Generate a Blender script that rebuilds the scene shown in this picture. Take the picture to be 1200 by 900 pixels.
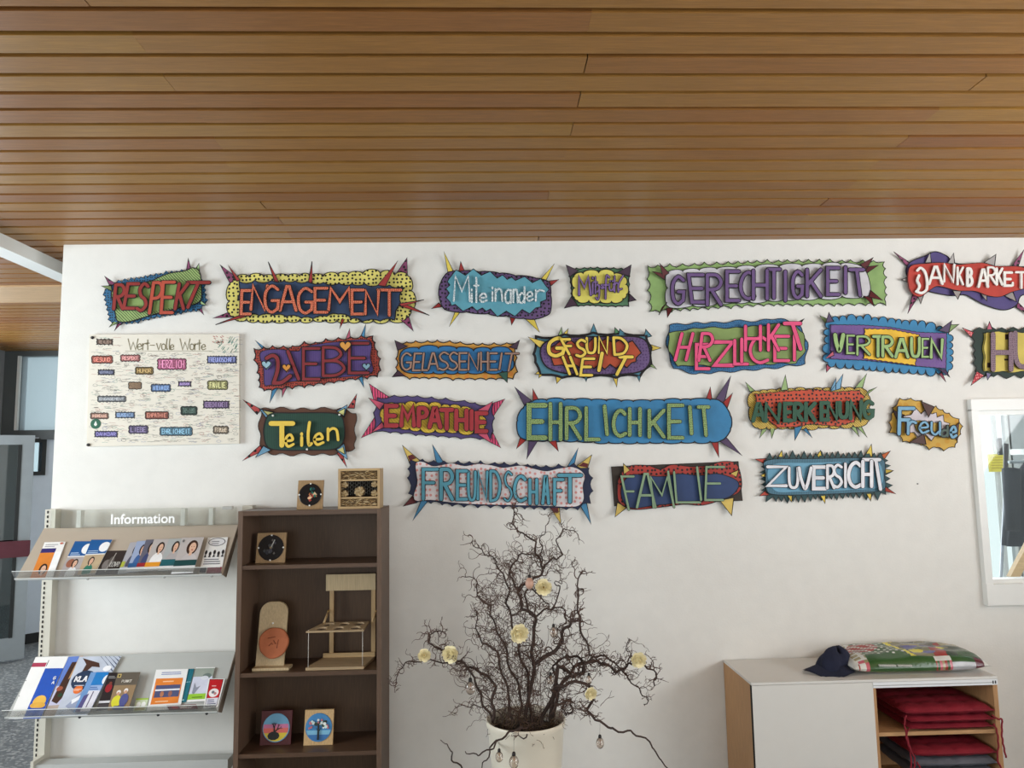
import bpy, math, random
from mathutils import Vector, Matrix
from mathutils.geometry import tessellate_polygon
for o in list(bpy.data.objects): bpy.data.objects.remove(o)
S = bpy.context.scene
COL = S.collection
# ---------------------------------------------------------------- camera
YAW, PITCH, ROLL, F, CZ = 1.93, 6.1, 1.0, 870.0, 1.75
y_, p_, r_ = map(math.radians, (YAW, PITCH, ROLL))
FW = Vector((math.sin(y_)*math.cos(p_), math.cos(y_)*math.cos(p_), math.sin(p_)))
RT = FW.cross(Vector((0, 0, 1))).normalized(); UP = RT.cross(FW)
RT, UP = RT*math.cos(r_)-UP*math.sin(r_), UP*math.cos(r_)+RT*math.sin(r_)
CAM = Vector((0, 0, CZ))
cd = bpy.data.cameras.new('camera'); cam = bpy.data.objects.new('camera', cd); COL.objects.link(cam)
cam.matrix_world = Matrix.Translation(CAM) @ Matrix((RT, UP, -FW)).transposed().to_4x4()
cd.sensor_fit = 'HORIZONTAL'; cd.sensor_width = 36; cd.lens = 36*F/1200; cd.clip_start = .05
S.camera = cam
# ---------------------------------------------------------------- world, lights, exposure
wd = bpy.data.worlds.new('sky'); S.world = wd; wd.use_nodes = True
nt = wd.node_tree; bg = nt.nodes['Background']
tc = nt.nodes.new('ShaderNodeTexCoord'); sp = nt.nodes.new('ShaderNodeSeparateXYZ'); cr = nt.nodes.new('ShaderNodeValToRGB')
nt.links.new(tc.outputs['Generated'], sp.inputs[0]); nt.links.new(sp.outputs['Z'], cr.inputs[0]); nt.links.new(cr.outputs[0], bg.inputs['Color'])
cr.color_ramp.elements[0].position = 0; cr.color_ramp.elements[0].color = (.70, .78, .78, 1)
cr.color_ramp.elements[1].position = .5; cr.color_ramp.elements[1].color = (.90, .95, 1, 1)
bg.inputs['Strength'].default_value = 1.0
def area(name, loc, direction, sx, sy, energy, color):
    l = bpy.data.lights.new(name, 'AREA'); l.shape = 'RECTANGLE'; l.size = sx; l.size_y = sy
    l.energy = energy; l.color = color
    o = bpy.data.objects.new(name, l); COL.objects.link(o); o.location = loc
    o.rotation_euler = Vector(direction).to_track_quat('-Z', 'Y').to_euler(); return o
area('daylight_left_window', (-4.9, 2.1, 1.8), (1, .1, .22), 2.9, 1.7, 138, (.85, .94, 1))
area('daylight_right_window', (4.1, .9, 1.9), (-1, .15, .95), 3.0, 1.5, 98, (.98, .985, 1))
area('daylight_back_window', (0.3, -4.2, 1.9), (0, 1, .4), 7.5, 1.6, 78, (.985, .99, 1))
area('daylight_hall_window', (-4.95, 6.2, 1.6), (1, 0, 0), 2.2, 2.4, 60, (.85, .93, 1))
area('daylight_cloakroom', (3.6, 6.9, 1.7), (-.3, -1, 0), 2.4, 2.2, 80, (.93, .97, 1))
S.view_settings.view_transform = 'Standard'; S.view_settings.look = 'None'; S.view_settings.gamma = 1
S.view_settings.exposure = 0.61
# ---------------------------------------------------------------- helpers
rng = random.Random(7)
def ray(px, py): return FW + RT*((px-600)/F) - UP*((py-450)/F)
def W(px, py, Y):
    d = ray(px, py); return CAM + d*(Y/d.y)
def onplane(px, py, p0, n):
    d = ray(px, py); return CAM + d*((p0-CAM).dot(n)/d.dot(n))
def lin(c):
    return tuple(((v/255)/12.92 if v/255 <= .04045 else ((v/255+.055)/1.055)**2.4) for v in c[:3])+(1,)
MC = {}
def mat(name, col, rough=.7, pat=None, pc=(15, 12, 15), sc=30., metal=0, alpha=None, emit=0, var=.12, bump=0, spec=.4):
    key = (name, tuple(col), rough, pat, tuple(pc), sc)
    if key in MC: return MC[key]
    m = bpy.data.materials.new(name); m.use_nodes = True; n = m.node_tree.nodes; L = m.node_tree.links
    b = n['Principled BSDF']; b.inputs['Roughness'].default_value = rough; b.inputs['Metallic'].default_value = metal
    b.inputs['Specular IOR Level'].default_value = spec
    t = n.new('ShaderNodeTexCoord'); c0 = lin(col)
    def mix(fac, a, bb, mode='MIX'):
        x = n.new('ShaderNodeMix'); x.data_type = 'RGBA'; x.blend_type = mode
        for s, v in ((x.inputs[0], fac), (x.inputs[6], a), (x.inputs[7], bb)):
            if hasattr(v, 'is_linked'): L.new(v, s)
            else: s.default_value = v
        return x.outputs[2]
    def ramp(src, a, bb):
        r = n.new('ShaderNodeMapRange'); r.inputs[1].default_value = a; r.inputs[2].default_value = bb; L.new(src, r.inputs[0]); return r.outputs[0]
    nz = n.new('ShaderNodeTexNoise'); nz.inputs['Scale'].default_value = 14 if pat != 'wood' else 3; nz.inputs['Detail'].default_value = 4
    mp = n.new('ShaderNodeMapping'); L.new(t.outputs['Object'], mp.inputs[0]); L.new(mp.outputs[0], nz.inputs[0])
    out = mix(ramp(nz.outputs[0], .3, .7), tuple(v*(1-var) for v in c0[:3])+(1,), tuple(min(1, v*(1+var)) for v in c0[:3])+(1,))
    if pat == 'dots':
        v = n.new('ShaderNodeTexVoronoi'); v.inputs['Scale'].default_value = sc; v.inputs['Randomness'].default_value = .45
        v.voronoi_dimensions = '2D'
        sx = n.new('ShaderNodeSeparateXYZ'); cx2 = n.new('ShaderNodeCombineXYZ'); L.new(t.outputs['Object'], sx.inputs[0])
        L.new(sx.outputs['X'], cx2.inputs[0]); L.new(sx.outputs['Z'], cx2.inputs[1]); L.new(cx2.outputs[0], v.inputs['Vector'])
        out = mix(ramp(v.outputs['Distance'], .30, .23), out, lin(pc))
    elif pat in ('hatch', 'vhatch'):
        w = n.new('ShaderNodeTexWave'); w.inputs['Scale'].default_value = sc; w.inputs['Distortion'].default_value = 1.2; w.inputs['Detail'].default_value = 0
        w.bands_direction = 'DIAGONAL' if pat == 'hatch' else 'X'
        L.new(t.outputs['Object'], w.inputs[0]); out = mix(ramp(w.outputs[1], .72, .88), out, lin(pc))
    elif pat in ('wood', 'woodz', 'woodx'):
        mp.inputs['Scale'].default_value = (1.2, 22, 22) if pat != 'woodz' else (22, 22, 1.0)
        oi = n.new('ShaderNodeObjectInfo'); ad = n.new('ShaderNodeVectorMath'); ad.operation = 'ADD'
        cx = n.new('ShaderNodeCombineXYZ'); mu = n.new('ShaderNodeMath'); mu.operation = 'MULTIPLY'; mu.inputs[1].default_value = 40
        L.new(oi.outputs['Random'], mu.inputs[0]); L.new(mu.outputs[0], cx.inputs[0]); L.new(mu.outputs[0], cx.inputs[2])
        L.new(mp.outputs[0], ad.inputs[0]); L.new(cx.outputs[0], ad.inputs[1]); L.new(ad.outputs[0], nz.inputs[0])
        n2 = n.new('ShaderNodeTexNoise'); n2.inputs['Scale'].default_value = 11; n2.inputs['Detail'].default_value = 3; L.new(ad.outputs[0], n2.inputs[0])
        out = mix(ramp(n2.outputs[0], .35, .75), out, tuple(v*.74 for v in c0[:3])+(1,))
        if sc == 99:
            hv = n.new('ShaderNodeHueSaturation'); r2 = n.new('ShaderNodeMapRange'); L.new(oi.outputs['Random'], r2.inputs[0])
            r2.inputs[3].default_value = .86; r2.inputs[4].default_value = 1.1; L.new(r2.outputs[0], hv.inputs['Value'])
            r3 = n.new('ShaderNodeMapRange'); L.new(oi.outputs['Random'], r3.inputs[0]); r3.inputs[3].default_value = .488; r3.inputs[4].default_value = .508
            L.new(r3.outputs[0], hv.inputs['Hue']); L.new(out, hv.inputs['Color']); out = hv.outputs[0]
    elif pat == 'speckle':
        v = n.new('ShaderNodeTexVoronoi'); v.inputs['Scale'].default_value = sc; L.new(t.outputs['Object'], v.inputs[0])
        bw = n.new('ShaderNodeSeparateColor'); L.new(v.outputs['Color'], bw.inputs[0])
        out = mix(ramp(bw.outputs[0], .55, .95), out, lin(pc))
    elif pat == 'glitter':
        v = n.new('ShaderNodeTexVoronoi'); v.inputs['Scale'].default_value = 260; L.new(t.outputs['Object'], v.inputs[0])
        bw = n.new('ShaderNodeSeparateColor'); L.new(v.outputs['Color'], bw.inputs[0]); out = mix(ramp(bw.outputs[0], .3, .8), out, lin(pc))
    L.new(out, b.inputs['Base Color'])
    if bump:
        bp = n.new('ShaderNodeBump'); bp.inputs['Strength'].default_value = bump; bp.inputs['Distance'].default_value = .004
        nb = n.new('ShaderNodeTexNoise'); nb.inputs['Scale'].default_value = 90; L.new(t.outputs['Object'], nb.inputs[0])
        L.new(nb.outputs[0], bp.inputs['Height']); L.new(bp.outputs[0], b.inputs['Normal'])
    if emit: L.new(out, b.inputs['Emission Color']); b.inputs['Emission Strength'].default_value = emit
    MC[key] = m; return m
def glass(name, col=(255, 255, 255), fac=.12, rough=.03):
    if name in MC: return MC[name]
    m = bpy.data.materials.new(name); m.use_nodes = True; n = m.node_tree.nodes; L = m.node_tree.links
    n.remove(n['Principled BSDF']); tr = n.new('ShaderNodeBsdfTransparent'); tr.inputs[0].default_value = lin(col)
    gl = n.new('ShaderNodeBsdfGlossy'); gl.inputs['Roughness'].default_value = rough
    fr = n.new('ShaderNodeFresnel'); fr.inputs[0].default_value = 1.45
    ad = n.new('ShaderNodeMath'); ad.operation = 'MULTIPLY_ADD'; ad.inputs[1].default_value = .55 if fac > .055 else .10; ad.inputs[2].default_value = fac*.4
    L.new(fr.outputs[0], ad.inputs[0]); mx = n.new('ShaderNodeMixShader'); L.new(ad.outputs[0], mx.inputs[0])
    L.new(tr.outputs[0], mx.inputs[1]); L.new(gl.outputs[0], mx.inputs[2]); L.new(mx.outputs[0], n['Material Output'].inputs[0])
    MC[name] = m; return m
def frosted(name, col, f=.6):
    m = bpy.data.materials.new(name); m.use_nodes = True; n = m.node_tree.nodes; L = m.node_tree.links
    n.remove(n['Principled BSDF']); tr = n.new('ShaderNodeBsdfTransparent'); tl = n.new('ShaderNodeBsdfTranslucent'); df = n.new('ShaderNodeBsdfDiffuse')
    tr.inputs[0].default_value = lin(col); tl.inputs[0].default_value = lin(col); df.inputs[0].default_value = lin(col)
    a = n.new('ShaderNodeMixShader'); a.inputs[0].default_value = .5; L.new(tl.outputs[0], a.inputs[1]); L.new(df.outputs[0], a.inputs[2])
    b = n.new('ShaderNodeMixShader'); b.inputs[0].default_value = f; L.new(tr.outputs[0], b.inputs[1]); L.new(a.outputs[0], b.inputs[2])
    L.new(b.outputs[0], n['Material Output'].inputs[0]); return m
INK = mat('ink', (22, 18, 20), .7, var=0)
def smooth(pts, closed=False, k=5):
    n = len(pts); out = []
    R = range(n if closed else n-1)
    for i in R:
        if closed: a, b, c, d = pts[i-1], pts[i], pts[(i+1) % n], pts[(i+2) % n]
        else: a, b, c, d = pts[max(i-1, 0)], pts[i], pts[i+1], pts[min(i+2, n-1)]
        for j in range(k):
            t = j/k
            out.append(tuple(.5*((2*b[q])+(-a[q]+c[q])*t+(2*a[q]-5*b[q]+4*c[q]-d[q])*t*t+(-a[q]+3*b[q]-3*c[q]+d[q])*t**3) for q in range(len(b))))
    if not closed: out.append(tuple(pts[-1]))
    return out
class MB:
    def __init__(s): s.v = []; s.f = []; s.m = []; s.sm = []
    def face(s, idx, mi=0, sm=False): s.f.append(tuple(idx)); s.m.append(mi); s.sm.append(sm)
    def box(s, a, b, mi=0):
        i = len(s.v); x0, y0, z0 = a; x1, y1, z1 = b
        s.v += [Vector(p) for p in ((x0, y0, z0), (x1, y0, z0), (x1, y1, z0), (x0, y1, z0), (x0, y0, z1), (x1, y0, z1), (x1, y1, z1), (x0, y1, z1))]
        for q in ((0, 3, 2, 1), (4, 5, 6, 7), (0, 1, 5, 4), (1, 2, 6, 5), (2, 3, 7, 6), (3, 0, 4, 7)): s.face([i+k for k in q], mi)
        return s
    def obox(s, o, ex, ey, ez, mi=0):
        i = len(s.v); s.v += [o, o+ex, o+ex+ey, o+ey, o+ez, o+ex+ez, o+ex+ey+ez, o+ey+ez]
        for q in ((0, 3, 2, 1), (4, 5, 6, 7), (0, 1, 5, 4), (1, 2, 6, 5), (2, 3, 7, 6), (3, 0, 4, 7)): s.face([i+k for k in q], mi)
        return s
    def prism(s, loops, fn, d0, d1, mt=0, ms=0, back=False):
        """loops: 2D outline (+holes); fn(x, y, d) -> 3D; front face at d0, sides down to d1"""
        if not isinstance(loops[0][0], (tuple, list, Vector)): loops = [loops]
        fl = [p for l in loops for p in l]; i = len(s.v)
        s.v += [fn(p[0], p[1], d0) for p in fl]
        tr = tessellate_polygon([[Vector((p[0], p[1], 0)) for p in l] for l in loops])
        for t in tr: s.face([i+k for k in t], mt)
        j = len(s.v); s.v += [fn(p[0], p[1], d1) for p in fl]
        if back:
            for t in tr: s.face([j+k for k in reversed(t)], ms)
        o = 0
        for l in loops:
            for k in range(len(l)):
                a, b = o+k, o+(k+1) % len(l); s.face((i+a, i+b, j+b, j+a), ms)
            o += len(l)
        return s
    def ribbon(s, pts, fn, hw, d0, d1, mt=0, ms=0, closed=False, cap=True, sides=True):
        P = [pts[0]]
        for p in pts[1:]:
            if math.hypot(p[0]-P[-1][0], p[1]-P[-1][1]) > 1e-6: P.append(p)
        if closed and math.hypot(P[0][0]-P[-1][0], P[0][1]-P[-1][1]) < 1e-6: P.pop()
        n = len(P)
        if n < 2: return s
        def nrm(a, b):
            dx, dy = b[0]-a[0], b[1]-a[1]; l = math.hypot(dx, dy) or 1; return (-dy/l, dx/l)
        A = []; B = []
        for i in range(n):
            if closed: n0, n1 = nrm(P[i-1], P[i]), nrm(P[i], P[(i+1) % n])
            else:
                n0 = nrm(P[i-1], P[i]) if i else nrm(P[0], P[1]); n1 = nrm(P[i], P[i+1]) if i < n-1 else n0
            mx, my = n0[0]+n1[0], n0[1]+n1[1]; l = math.hypot(mx, my)
            if l < .2: mx, my, l = n1[0], n1[1], 1
            mx /= l; my /= l; c = max(.55, mx*n1[0]+my*n1[1]); k = hw/c
            A.append((P[i][0]+mx*k, P[i][1]+my*k)); B.append((P[i][0]-mx*k, P[i][1]-my*k))
        i0 = len(s.v); s.v += [fn(x, y, d0) for x, y in A+B]
        for i in range(n if closed else n-1):
            j = (i+1) % n; s.face((i0+i, i0+j, i0+n+j, i0+n+i), mt)
        outl = None
        if closed:
            if sides:
                j0 = len(s.v); s.v += [fn(x, y, d1) for x, y in A+B]
                for i in range(n):
                    j = (i+1) % n; s.face((i0+i, i0+j, j0+j, j0+i), ms); s.face((i0+n+i, i0+n+j, j0+n+j, j0+n+i), ms)
            return s
        def capp(c, frm):
            a0 = math.atan2(frm[1]-c[1], frm[0]-c[0]); return [(c[0]+hw*math.cos(a0-math.pi*k/4), c[1]+hw*math.sin(a0-math.pi*k/4)) for k in (1, 2, 3)]
        ce = capp(P[-1], A[-1]) if cap else []; cs = capp(P[0], B[0]) if cap else []
        for c, arr, ends in ((P[-1], ce, (A[-1], B[-1])), (P[0], cs, (B[0], A[0]))):
            if arr:
                k = len(s.v); s.v += [fn(q[0], q[1], d0) for q in [ends[0]]+arr+[ends[1]]]; s.face(range(k, k+5), mt)
        if sides:
            loop = A+ce+B[::-1]+cs; k = len(s.v); m = len(loop)
            s.v += [fn(x, y, d0) for x, y in loop]+[fn(x, y, d1) for x, y in loop]
            for i in range(m):
                j = (i+1) % m; s.face((k+i, k+j, k+m+j, k+m+i), ms)
        return s
    def tube(s, pts, r, n=6, mi=0, caps=True, sm=True):
        P = [Vector(p) for p in pts]; m = len(P); i0 = len(s.v); ref = None
        for i, p in enumerate(P):
            d = (P[min(i+1, m-1)]-P[max(i-1, 0)])
            if d.length < 1e-9: d = Vector((0, 0, 1))
            d.normalize()
            if ref is None: ref = d.orthogonal().normalized()
            ref = (ref-d*ref.dot(d))
            ref = ref.normalized() if ref.length > 1e-6 else d.orthogonal().normalized()
            b = d.cross(ref); rr = r[i] if isinstance(r, (list, tuple)) else r
            for k in range(n):
                a = 2*math.pi*k/n; s.v.append(p+ref*(rr*math.cos(a))+b*(rr*math.sin(a)))
        for i in range(m-1):
            for k in range(n):
                k2 = (k+1) % n; s.face((i0+i*n+k, i0+i*n+k2, i0+(i+1)*n+k2, i0+(i+1)*n+k), mi, sm)
        if caps: s.face([i0+k for k in range(n)][::-1], mi); s.face([i0+(m-1)*n+k for k in range(n)], mi)
        return s
    def lathe(s, c, prof, n=40, mi=0, ax=None, sm=True):
        """prof: (r, h); ax optional basis (e1, e2, axis)"""
        e1, e2, ez = ax or (Vector((1, 0, 0)), Vector((0, 1, 0)), Vector((0, 0, 1))); c = Vector(c); i0 = len(s.v); m = len(prof)
        for r, h in prof:
            for k in range(n):
                a = 2*math.pi*k/n; s.v.append(c+e1*(r*math.cos(a))+e2*(r*math.sin(a))+ez*h)
        for i in range(m-1):
            for k in range(n):
                k2 = (k+1) % n; s.face((i0+i*n+k, i0+i*n+k2, i0+(i+1)*n+k2, i0+(i+1)*n+k), mi, sm)
        return s
    def build(s, name, mats, parent=None, label=None, cat=None, group=None, kind=None):
        if not isinstance(mats, (list, tuple)): mats = [mats]
        off = Vector(parent['o']) if parent is not None and 'o' in parent else Vector((0, 0, 0))
        par_loc = parent is not None
        me = bpy.data.meshes.new(name)
        if not par_loc and s.v:
            xs = [p.x for p in s.v]; ys = [p.y for p in s.v]; zs = [p.z for p in s.v]
            off = Vector(((min(xs)+max(xs))/2, (min(ys)+max(ys))/2, min(zs)))
        me.from_pydata([tuple(p-off) for p in s.v], [], s.f)
        for m in mats: me.materials.append(m)
        me.polygons.foreach_set('material_index', s.m); me.polygons.foreach_set('use_smooth', s.sm); me.update()
        o = bpy.data.objects.new(name, me); COL.objects.link(o)
        if par_loc: o.parent = parent
        else: o.location = off
        o['o'] = tuple(off)
        tag(o, label, cat, group, kind); return o
def tag(o, label=None, cat=None, group=None, kind=None):
    for k, v in (('label', label), ('category', cat), ('group', group), ('kind', kind)):
        if v: o[k] = v
def empty(name, loc, label=None, cat=None, group=None, kind=None):
    o = bpy.data.objects.new(name, None); COL.objects.link(o); o.location = loc; o['o'] = tuple(loc); o.empty_display_size = .05
    tag(o, label, cat, group, kind); return o
def box(name, a, b, m, parent=None, **k): return MB().box(a, b).build(name, m, parent, **k)
# ---------------------------------------------------------------- the room
WY, HC = 4.2, 3.032
XL = -2.40
white = mat('white_plaster', (222, 220, 214), .85, var=.02, bump=.15)
whitec = mat('white_paint_cool', (205, 214, 224), .8, var=.02)
frame_w = mat('white_lacquer', (226, 226, 222), .35, var=.01)
WX0, WX1, WZ0, WZ1 = 2.812, 3.85, 1.03, 2.01
b = MB(); RX = 4.25
b.box((XL, WY, 0), (WX0, WY+.2, HC+.1)); b.box((WX1, WY, 0), (RX, WY+.2, HC+.1))
b.box((WX0, WY, 0), (WX1, WY+.2, WZ0)); b.box((WX0, WY, WZ1), (WX1, WY+.2, HC+.1))
b.build('wall_back', white, label='white plastered wall hung with painted word signs', cat='wall', kind='structure')
fl = mat('grey_speckled_floor', (92, 96, 98), .35, 'speckle', (150, 152, 150), 60)
MB().box((-5.4, -4.7, -.06), (5.5, 9.5, 0)).build('floor', fl, kind='structure', label='dark grey speckled floor in the hallway at lower left', cat='floor')
# side and rear walls with window openings (behind and beside the camera)
sidew = mat('side_wall_paint', (215, 210, 202), .85, var=.02)
b = MB(); b.box((RX, -4.5, 0), (RX+.2, WY+.2, .35)); b.box((RX, -4.5, 2.65), (RX+.2, WY+.2, 3.1))
for y0, y1 in ((-4.5, -4.2), (-.6, -.5), (3.1, WY+.2)): b.box((RX, y0, .35), (RX+.2, y1, 2.65))
b.build('wall_right', sidew, kind='structure', label='white wall with windows right of the camera', cat='wall')
b = MB(); b.box((-5.35, -4.7, 0), (RX+.2, -4.5, .35)); b.box((-5.35, -4.7, 2.65), (RX+.2, -4.5, 3.1))
for x0, x1 in ((-5.35, -3.4), (4.0, RX+.2)): b.box((x0, -4.7, .35), (x1, -4.5, 2.65))
b.build('wall_front', sidew, kind='structure', label='white wall with a window band behind the camera', cat='wall')
greyw = mat('grey_wall_paint', (150, 155, 160), .8, var=.03)
b = MB(); b.box((-5.33, -4.5, 0), (-5.13, .2, 3.1)); b.box((-5.33, 3.6, 0), (-5.13, 8.4, 3.1))
b.box((-5.33, .2, 0), (-5.13, 3.6, .25)); b.box((-5.33, .2, 2.65), (-5.13, 3.6, 3.1))
b.build('wall_left', greyw, kind='structure', label='grey side wall of the hallway at far left', cat='wall')
# hall far wall with transom
b = MB(); HY = 8.0
def hx(px, Y=HY, py=480): return W(px, py, Y).x
def hz(py, Y=HY, px=40): return W(px, py, Y).z
tx0, tx1, tz0, tz1 = hx(20), hx(67)+.4, hz(504), hz(417)
dark = mat('dark_grey_frame', (84, 88, 88), .5, var=.03)
zc2 = hz(515)
b.box((-5.2, HY, zc2), (tx0, HY+.12, 3.1)); b.box((tx1, HY, zc2), (-1.9, HY+.12, 3.1))
b.box((tx0, HY, tz1), (tx1, HY+.12, 3.1)); b.box((tx0, HY, zc2), (tx1, HY+.12, tz0))
tw = b.build('window_1', dark, kind='structure', label='dark grey framed transom window above the hallway door', cat='window')
MB().box((tx0, HY+.04, tz0), (tx1, HY+.06, tz1)).build('window_pane', frosted('frosted_pane', (215, 224, 228), .35), tw)
box('window_gasket', (tx0-.015, HY-.012, tz0), (tx0+.012, HY+.02, tz1), frame_w, tw)
box('wall_far', (-1.9, 6.0, 0), (-1.8, 8.1, 3.1), sidew, kind='structure', label='white hallway wall behind the sign wall', cat='wall')
# oblique lower partition with small pane
p0 = Vector((-5.13, 7.55, 0)); p1 = Vector((-4.2, 8.6, 0)); dv = (p1-p0); dn = Vector((dv.y, -dv.x, 0)).normalized(); du = dv.normalized()
def po(px, py, z=None):
    return onplane(px, py, p0, dn)
a_ = po(33, 555); b_ = po(50, 555); u0 = (a_-p0).dot(du); u1 = (b_-p0).dot(du); z0 = a_.z; z1 = po(33, 516).z
b = MB(); L_ = dv.length; th = dn*-.08
def slab(b, ua, ub, za, zb): b.obox(p0+du*ua+Vector((0, 0, za)), du*(ub-ua), th, Vector((0, 0, zb-za)))
TOP = zc2+.02
slab(b, 0, u0, 0, TOP); slab(b, u1, L_, 0, TOP); slab(b, u0, u1, 0, z0); slab(b, u0, u1, z1, TOP)
hp = b.build('wall_hall', whitec, kind='structure', label='pale blue-white hallway wall behind the brochure stand', cat='wall')
b = MB(); 
for (ua, ub, za, zb) in ((u0-.02, u0+.02, z0-.02, z1+.02), (u1-.02, u1+.02, z0-.02, z1+.02), (u0, u1, z0-.02, z0+.02), (u0, u1, z1-.02, z1+.02)):
    b.obox(p0+du*ua+dn*.015+Vector((0, 0, za)), du*(ub-ua), dn*-.1, Vector((0, 0, zb-za)))
b.build('pane_frame', mat('black_gasket', (35, 38, 38), .5), hp)
b = MB(); b.obox(p0+du*u0-dn*.05+Vector((0, 0, z0)), du*(u1-u0), dn*-.01, Vector((0, 0, z1-z0))); b.build('pane', frosted('bright_pane', (235, 245, 250), .2), hp)
b = MB(); b.obox(p0+dn*.012, du*L_, dn*-.012, Vector((0, 0, .10))); b.build('baseboard_hall', mat('black_base', (30, 31, 32), .4), None, kind='structure', label='black baseboard of the hallway wall', cat='baseboard')
# open glass door
dr = empty('door_1', (-4.9, 7.2, 0), 'open glazed hallway door with pale grey frame and maroon push bar', 'door', kind='structure')
hinge = W(28, 762, 7.35); hinge.z = 0.02
dd = Vector((-.82, -.57, 0)).normalized(); dt = Vector((-dd.y, dd.x, 0))
dtop = W(28, 513, hinge.y).z
alu = mat('pale_aluminium', (150, 158, 162), .4, metal=.3, var=.03)
def dbox(name, ua, ub, za, zb, t0, t1, m):
    q = MB(); q.obox(hinge+dd*ua+dt*t0+Vector((0, 0, za)), dd*(ub-ua), dt*(t1-t0), Vector((0, 0, zb-za))); return q.build(name, m, dr)
if True:
    dbox('stile', 0, .10, 0, dtop, 0, .05, alu); dbox('stile', .85, .95, 0, dtop, 0, .05, alu)
    dbox('top_rail', .1, .85, dtop-.09, dtop, 0, .05, alu); dbox('bottom_rail', .1, .85, 0, .2, 0, .05, alu)
    dbox('glass_pane', .1, .85, .2, dtop-.09, .02, .03, glass('door_glass', (150, 160, 160), .2))
    dbox('dark_gasket', .1, .13, .2, dtop-.09, -.004, .054, mat('black_gasket', (35, 38, 38), .5))
    zb = W(14, 655, hinge.y-.1).z; zt = W(14, 636, hinge.y-.1).z
    for t0, t1 in ((-.07, -.04), (.09, .12)): dbox('push_bar', .0, .9, zb, zt, t0, t1, mat('maroon_bar', (86, 38, 48), .4))
# ---------------------------------------------------------------- ceiling
ce = empty('ceiling', (0, 3, HC), 'slatted ceiling of brown wooden battens with dark gaps', 'ceiling', kind='structure')
wood_c = mat('cedar', (148, 103, 50), .38, 'wood', sc=99, var=.16, spec=.4)
PT = .1183; GAP = .023; g0 = 1.986
box('void', (-5.4, -4.7, HC+.13), (4.5, 8.3, HC+.17), mat('black_void', (12, 10, 9), .9), ce)
cache = {}
def batten(x0, x1, yc):
    L = round(x1-x0, 2); key = L
    if key not in cache:
        q = MB(); q.box((-L/2, -(PT-GAP)/2, 0), (L/2, (PT-GAP)/2, .045))
        o = q.build('batten', wood_c, None); cache[key] = o.data; o.data.name = 'batten'
        # origin handled below
        for v in o.data.vertices: pass
        bpy.data.objects.remove(o)
    o = bpy.data.objects.new('batten', cache[key]); COL.objects.link(o); o.parent = ce
    o.location = ((x0+x1)/2-0, yc-3, rng.uniform(0, .0015))
rows = []; stuffrows = MB(); k = -60
while g0+PT*k < 8.0:
    yc = g0+PT*(k+.5); k += 1
    if yc < -4.4: continue
    if yc < 1.7: stuffrows.box((-5.13, yc-(PT-GAP)/2, HC), (4.25, yc+(PT-GAP)/2, HC+.045)); continue
    xr = 4.25 if yc < WY-.02 else XL-.01
    if yc > WY+.2: xr = -1.9
    js = [-3.84, -1.06, 1.72] if k % 2 == 0 else [-2.45, .33, 3.1]
    xs = [-5.13]+[j+rng.uniform(-.03, .03) for j in js if -5 < j < xr-.15]+[xr]
    for a, c in zip(xs, xs[1:]): batten(a+.0004, c-.0004, yc)
stuffrows.build('batten', wood_c, ce, kind='stuff')
lb = box('trim_1', (-5.13, 5.13, HC-.012), (-1.9, 5.62, HC+.0), mat('light_plank', (196, 160, 118), .5, 'wood', sc=50), kind='structure', label='wide pale wooden plank across the hallway ceiling', cat='ceiling plank')
rail = MB(); rail.box((-2.73, -1.5, HC-.075), (-2.607, 5.12, HC-.0))
rail.build('trim_2', mat('white_rail', (222, 222, 218), .5, var=.01), kind='structure', label='white channel running along the ceiling at upper left', cat='ceiling trim')
# ---------------------------------------------------------------- interior window on the right
wf = empty('window_2', (WX0, WY, WZ0), 'white framed interior window at right edge with a coat behind it', 'window', kind='structure')
ox0, ox1, oz0, oz1 = 2.775, 3.91, .915, 2.07
for nm, a, c in (('casing', (ox0, WY-.035, WZ0-.0), (WX0+.005, WY, WZ1)), ('casing', (WX1-.005, WY-.035, WZ0), (ox1, WY, WZ1)),
                 ('casing', (ox0, WY-.037, WZ1-.005), (ox1, WY, oz1)), ('sill_board', (ox0, WY-.04, oz0), (ox1, WY, WZ0))):
    box(nm, a, c, frame_w, wf)
for a, c in (((WX0, WY-.012, WZ0), (WX0+.020, WY+.03, WZ1)), ((WX0, WY-.012, WZ1-.03), (WX1, WY+.03, WZ1)), ((WX0, WY-.012, WZ0), (WX1, WY+.03, WZ0+.025)), ((WX1-.03, WY-.012, WZ0), (WX1, WY+.03, WZ1))):
    box('sash', a, c, frame_w, wf)
box('gap_line', (WX0+.045, WY-.0375, WZ0-.012), (ox1, WY-.036, WZ0-.008), mat('grey_line', (150, 150, 148), .6), wf)
box('pane', (WX0+.02, WY+.01, WZ0+.02), (WX1-.02, WY+.016, WZ1-.02), glass('clear_glass', (248, 250, 250), .05), wf)
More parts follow.
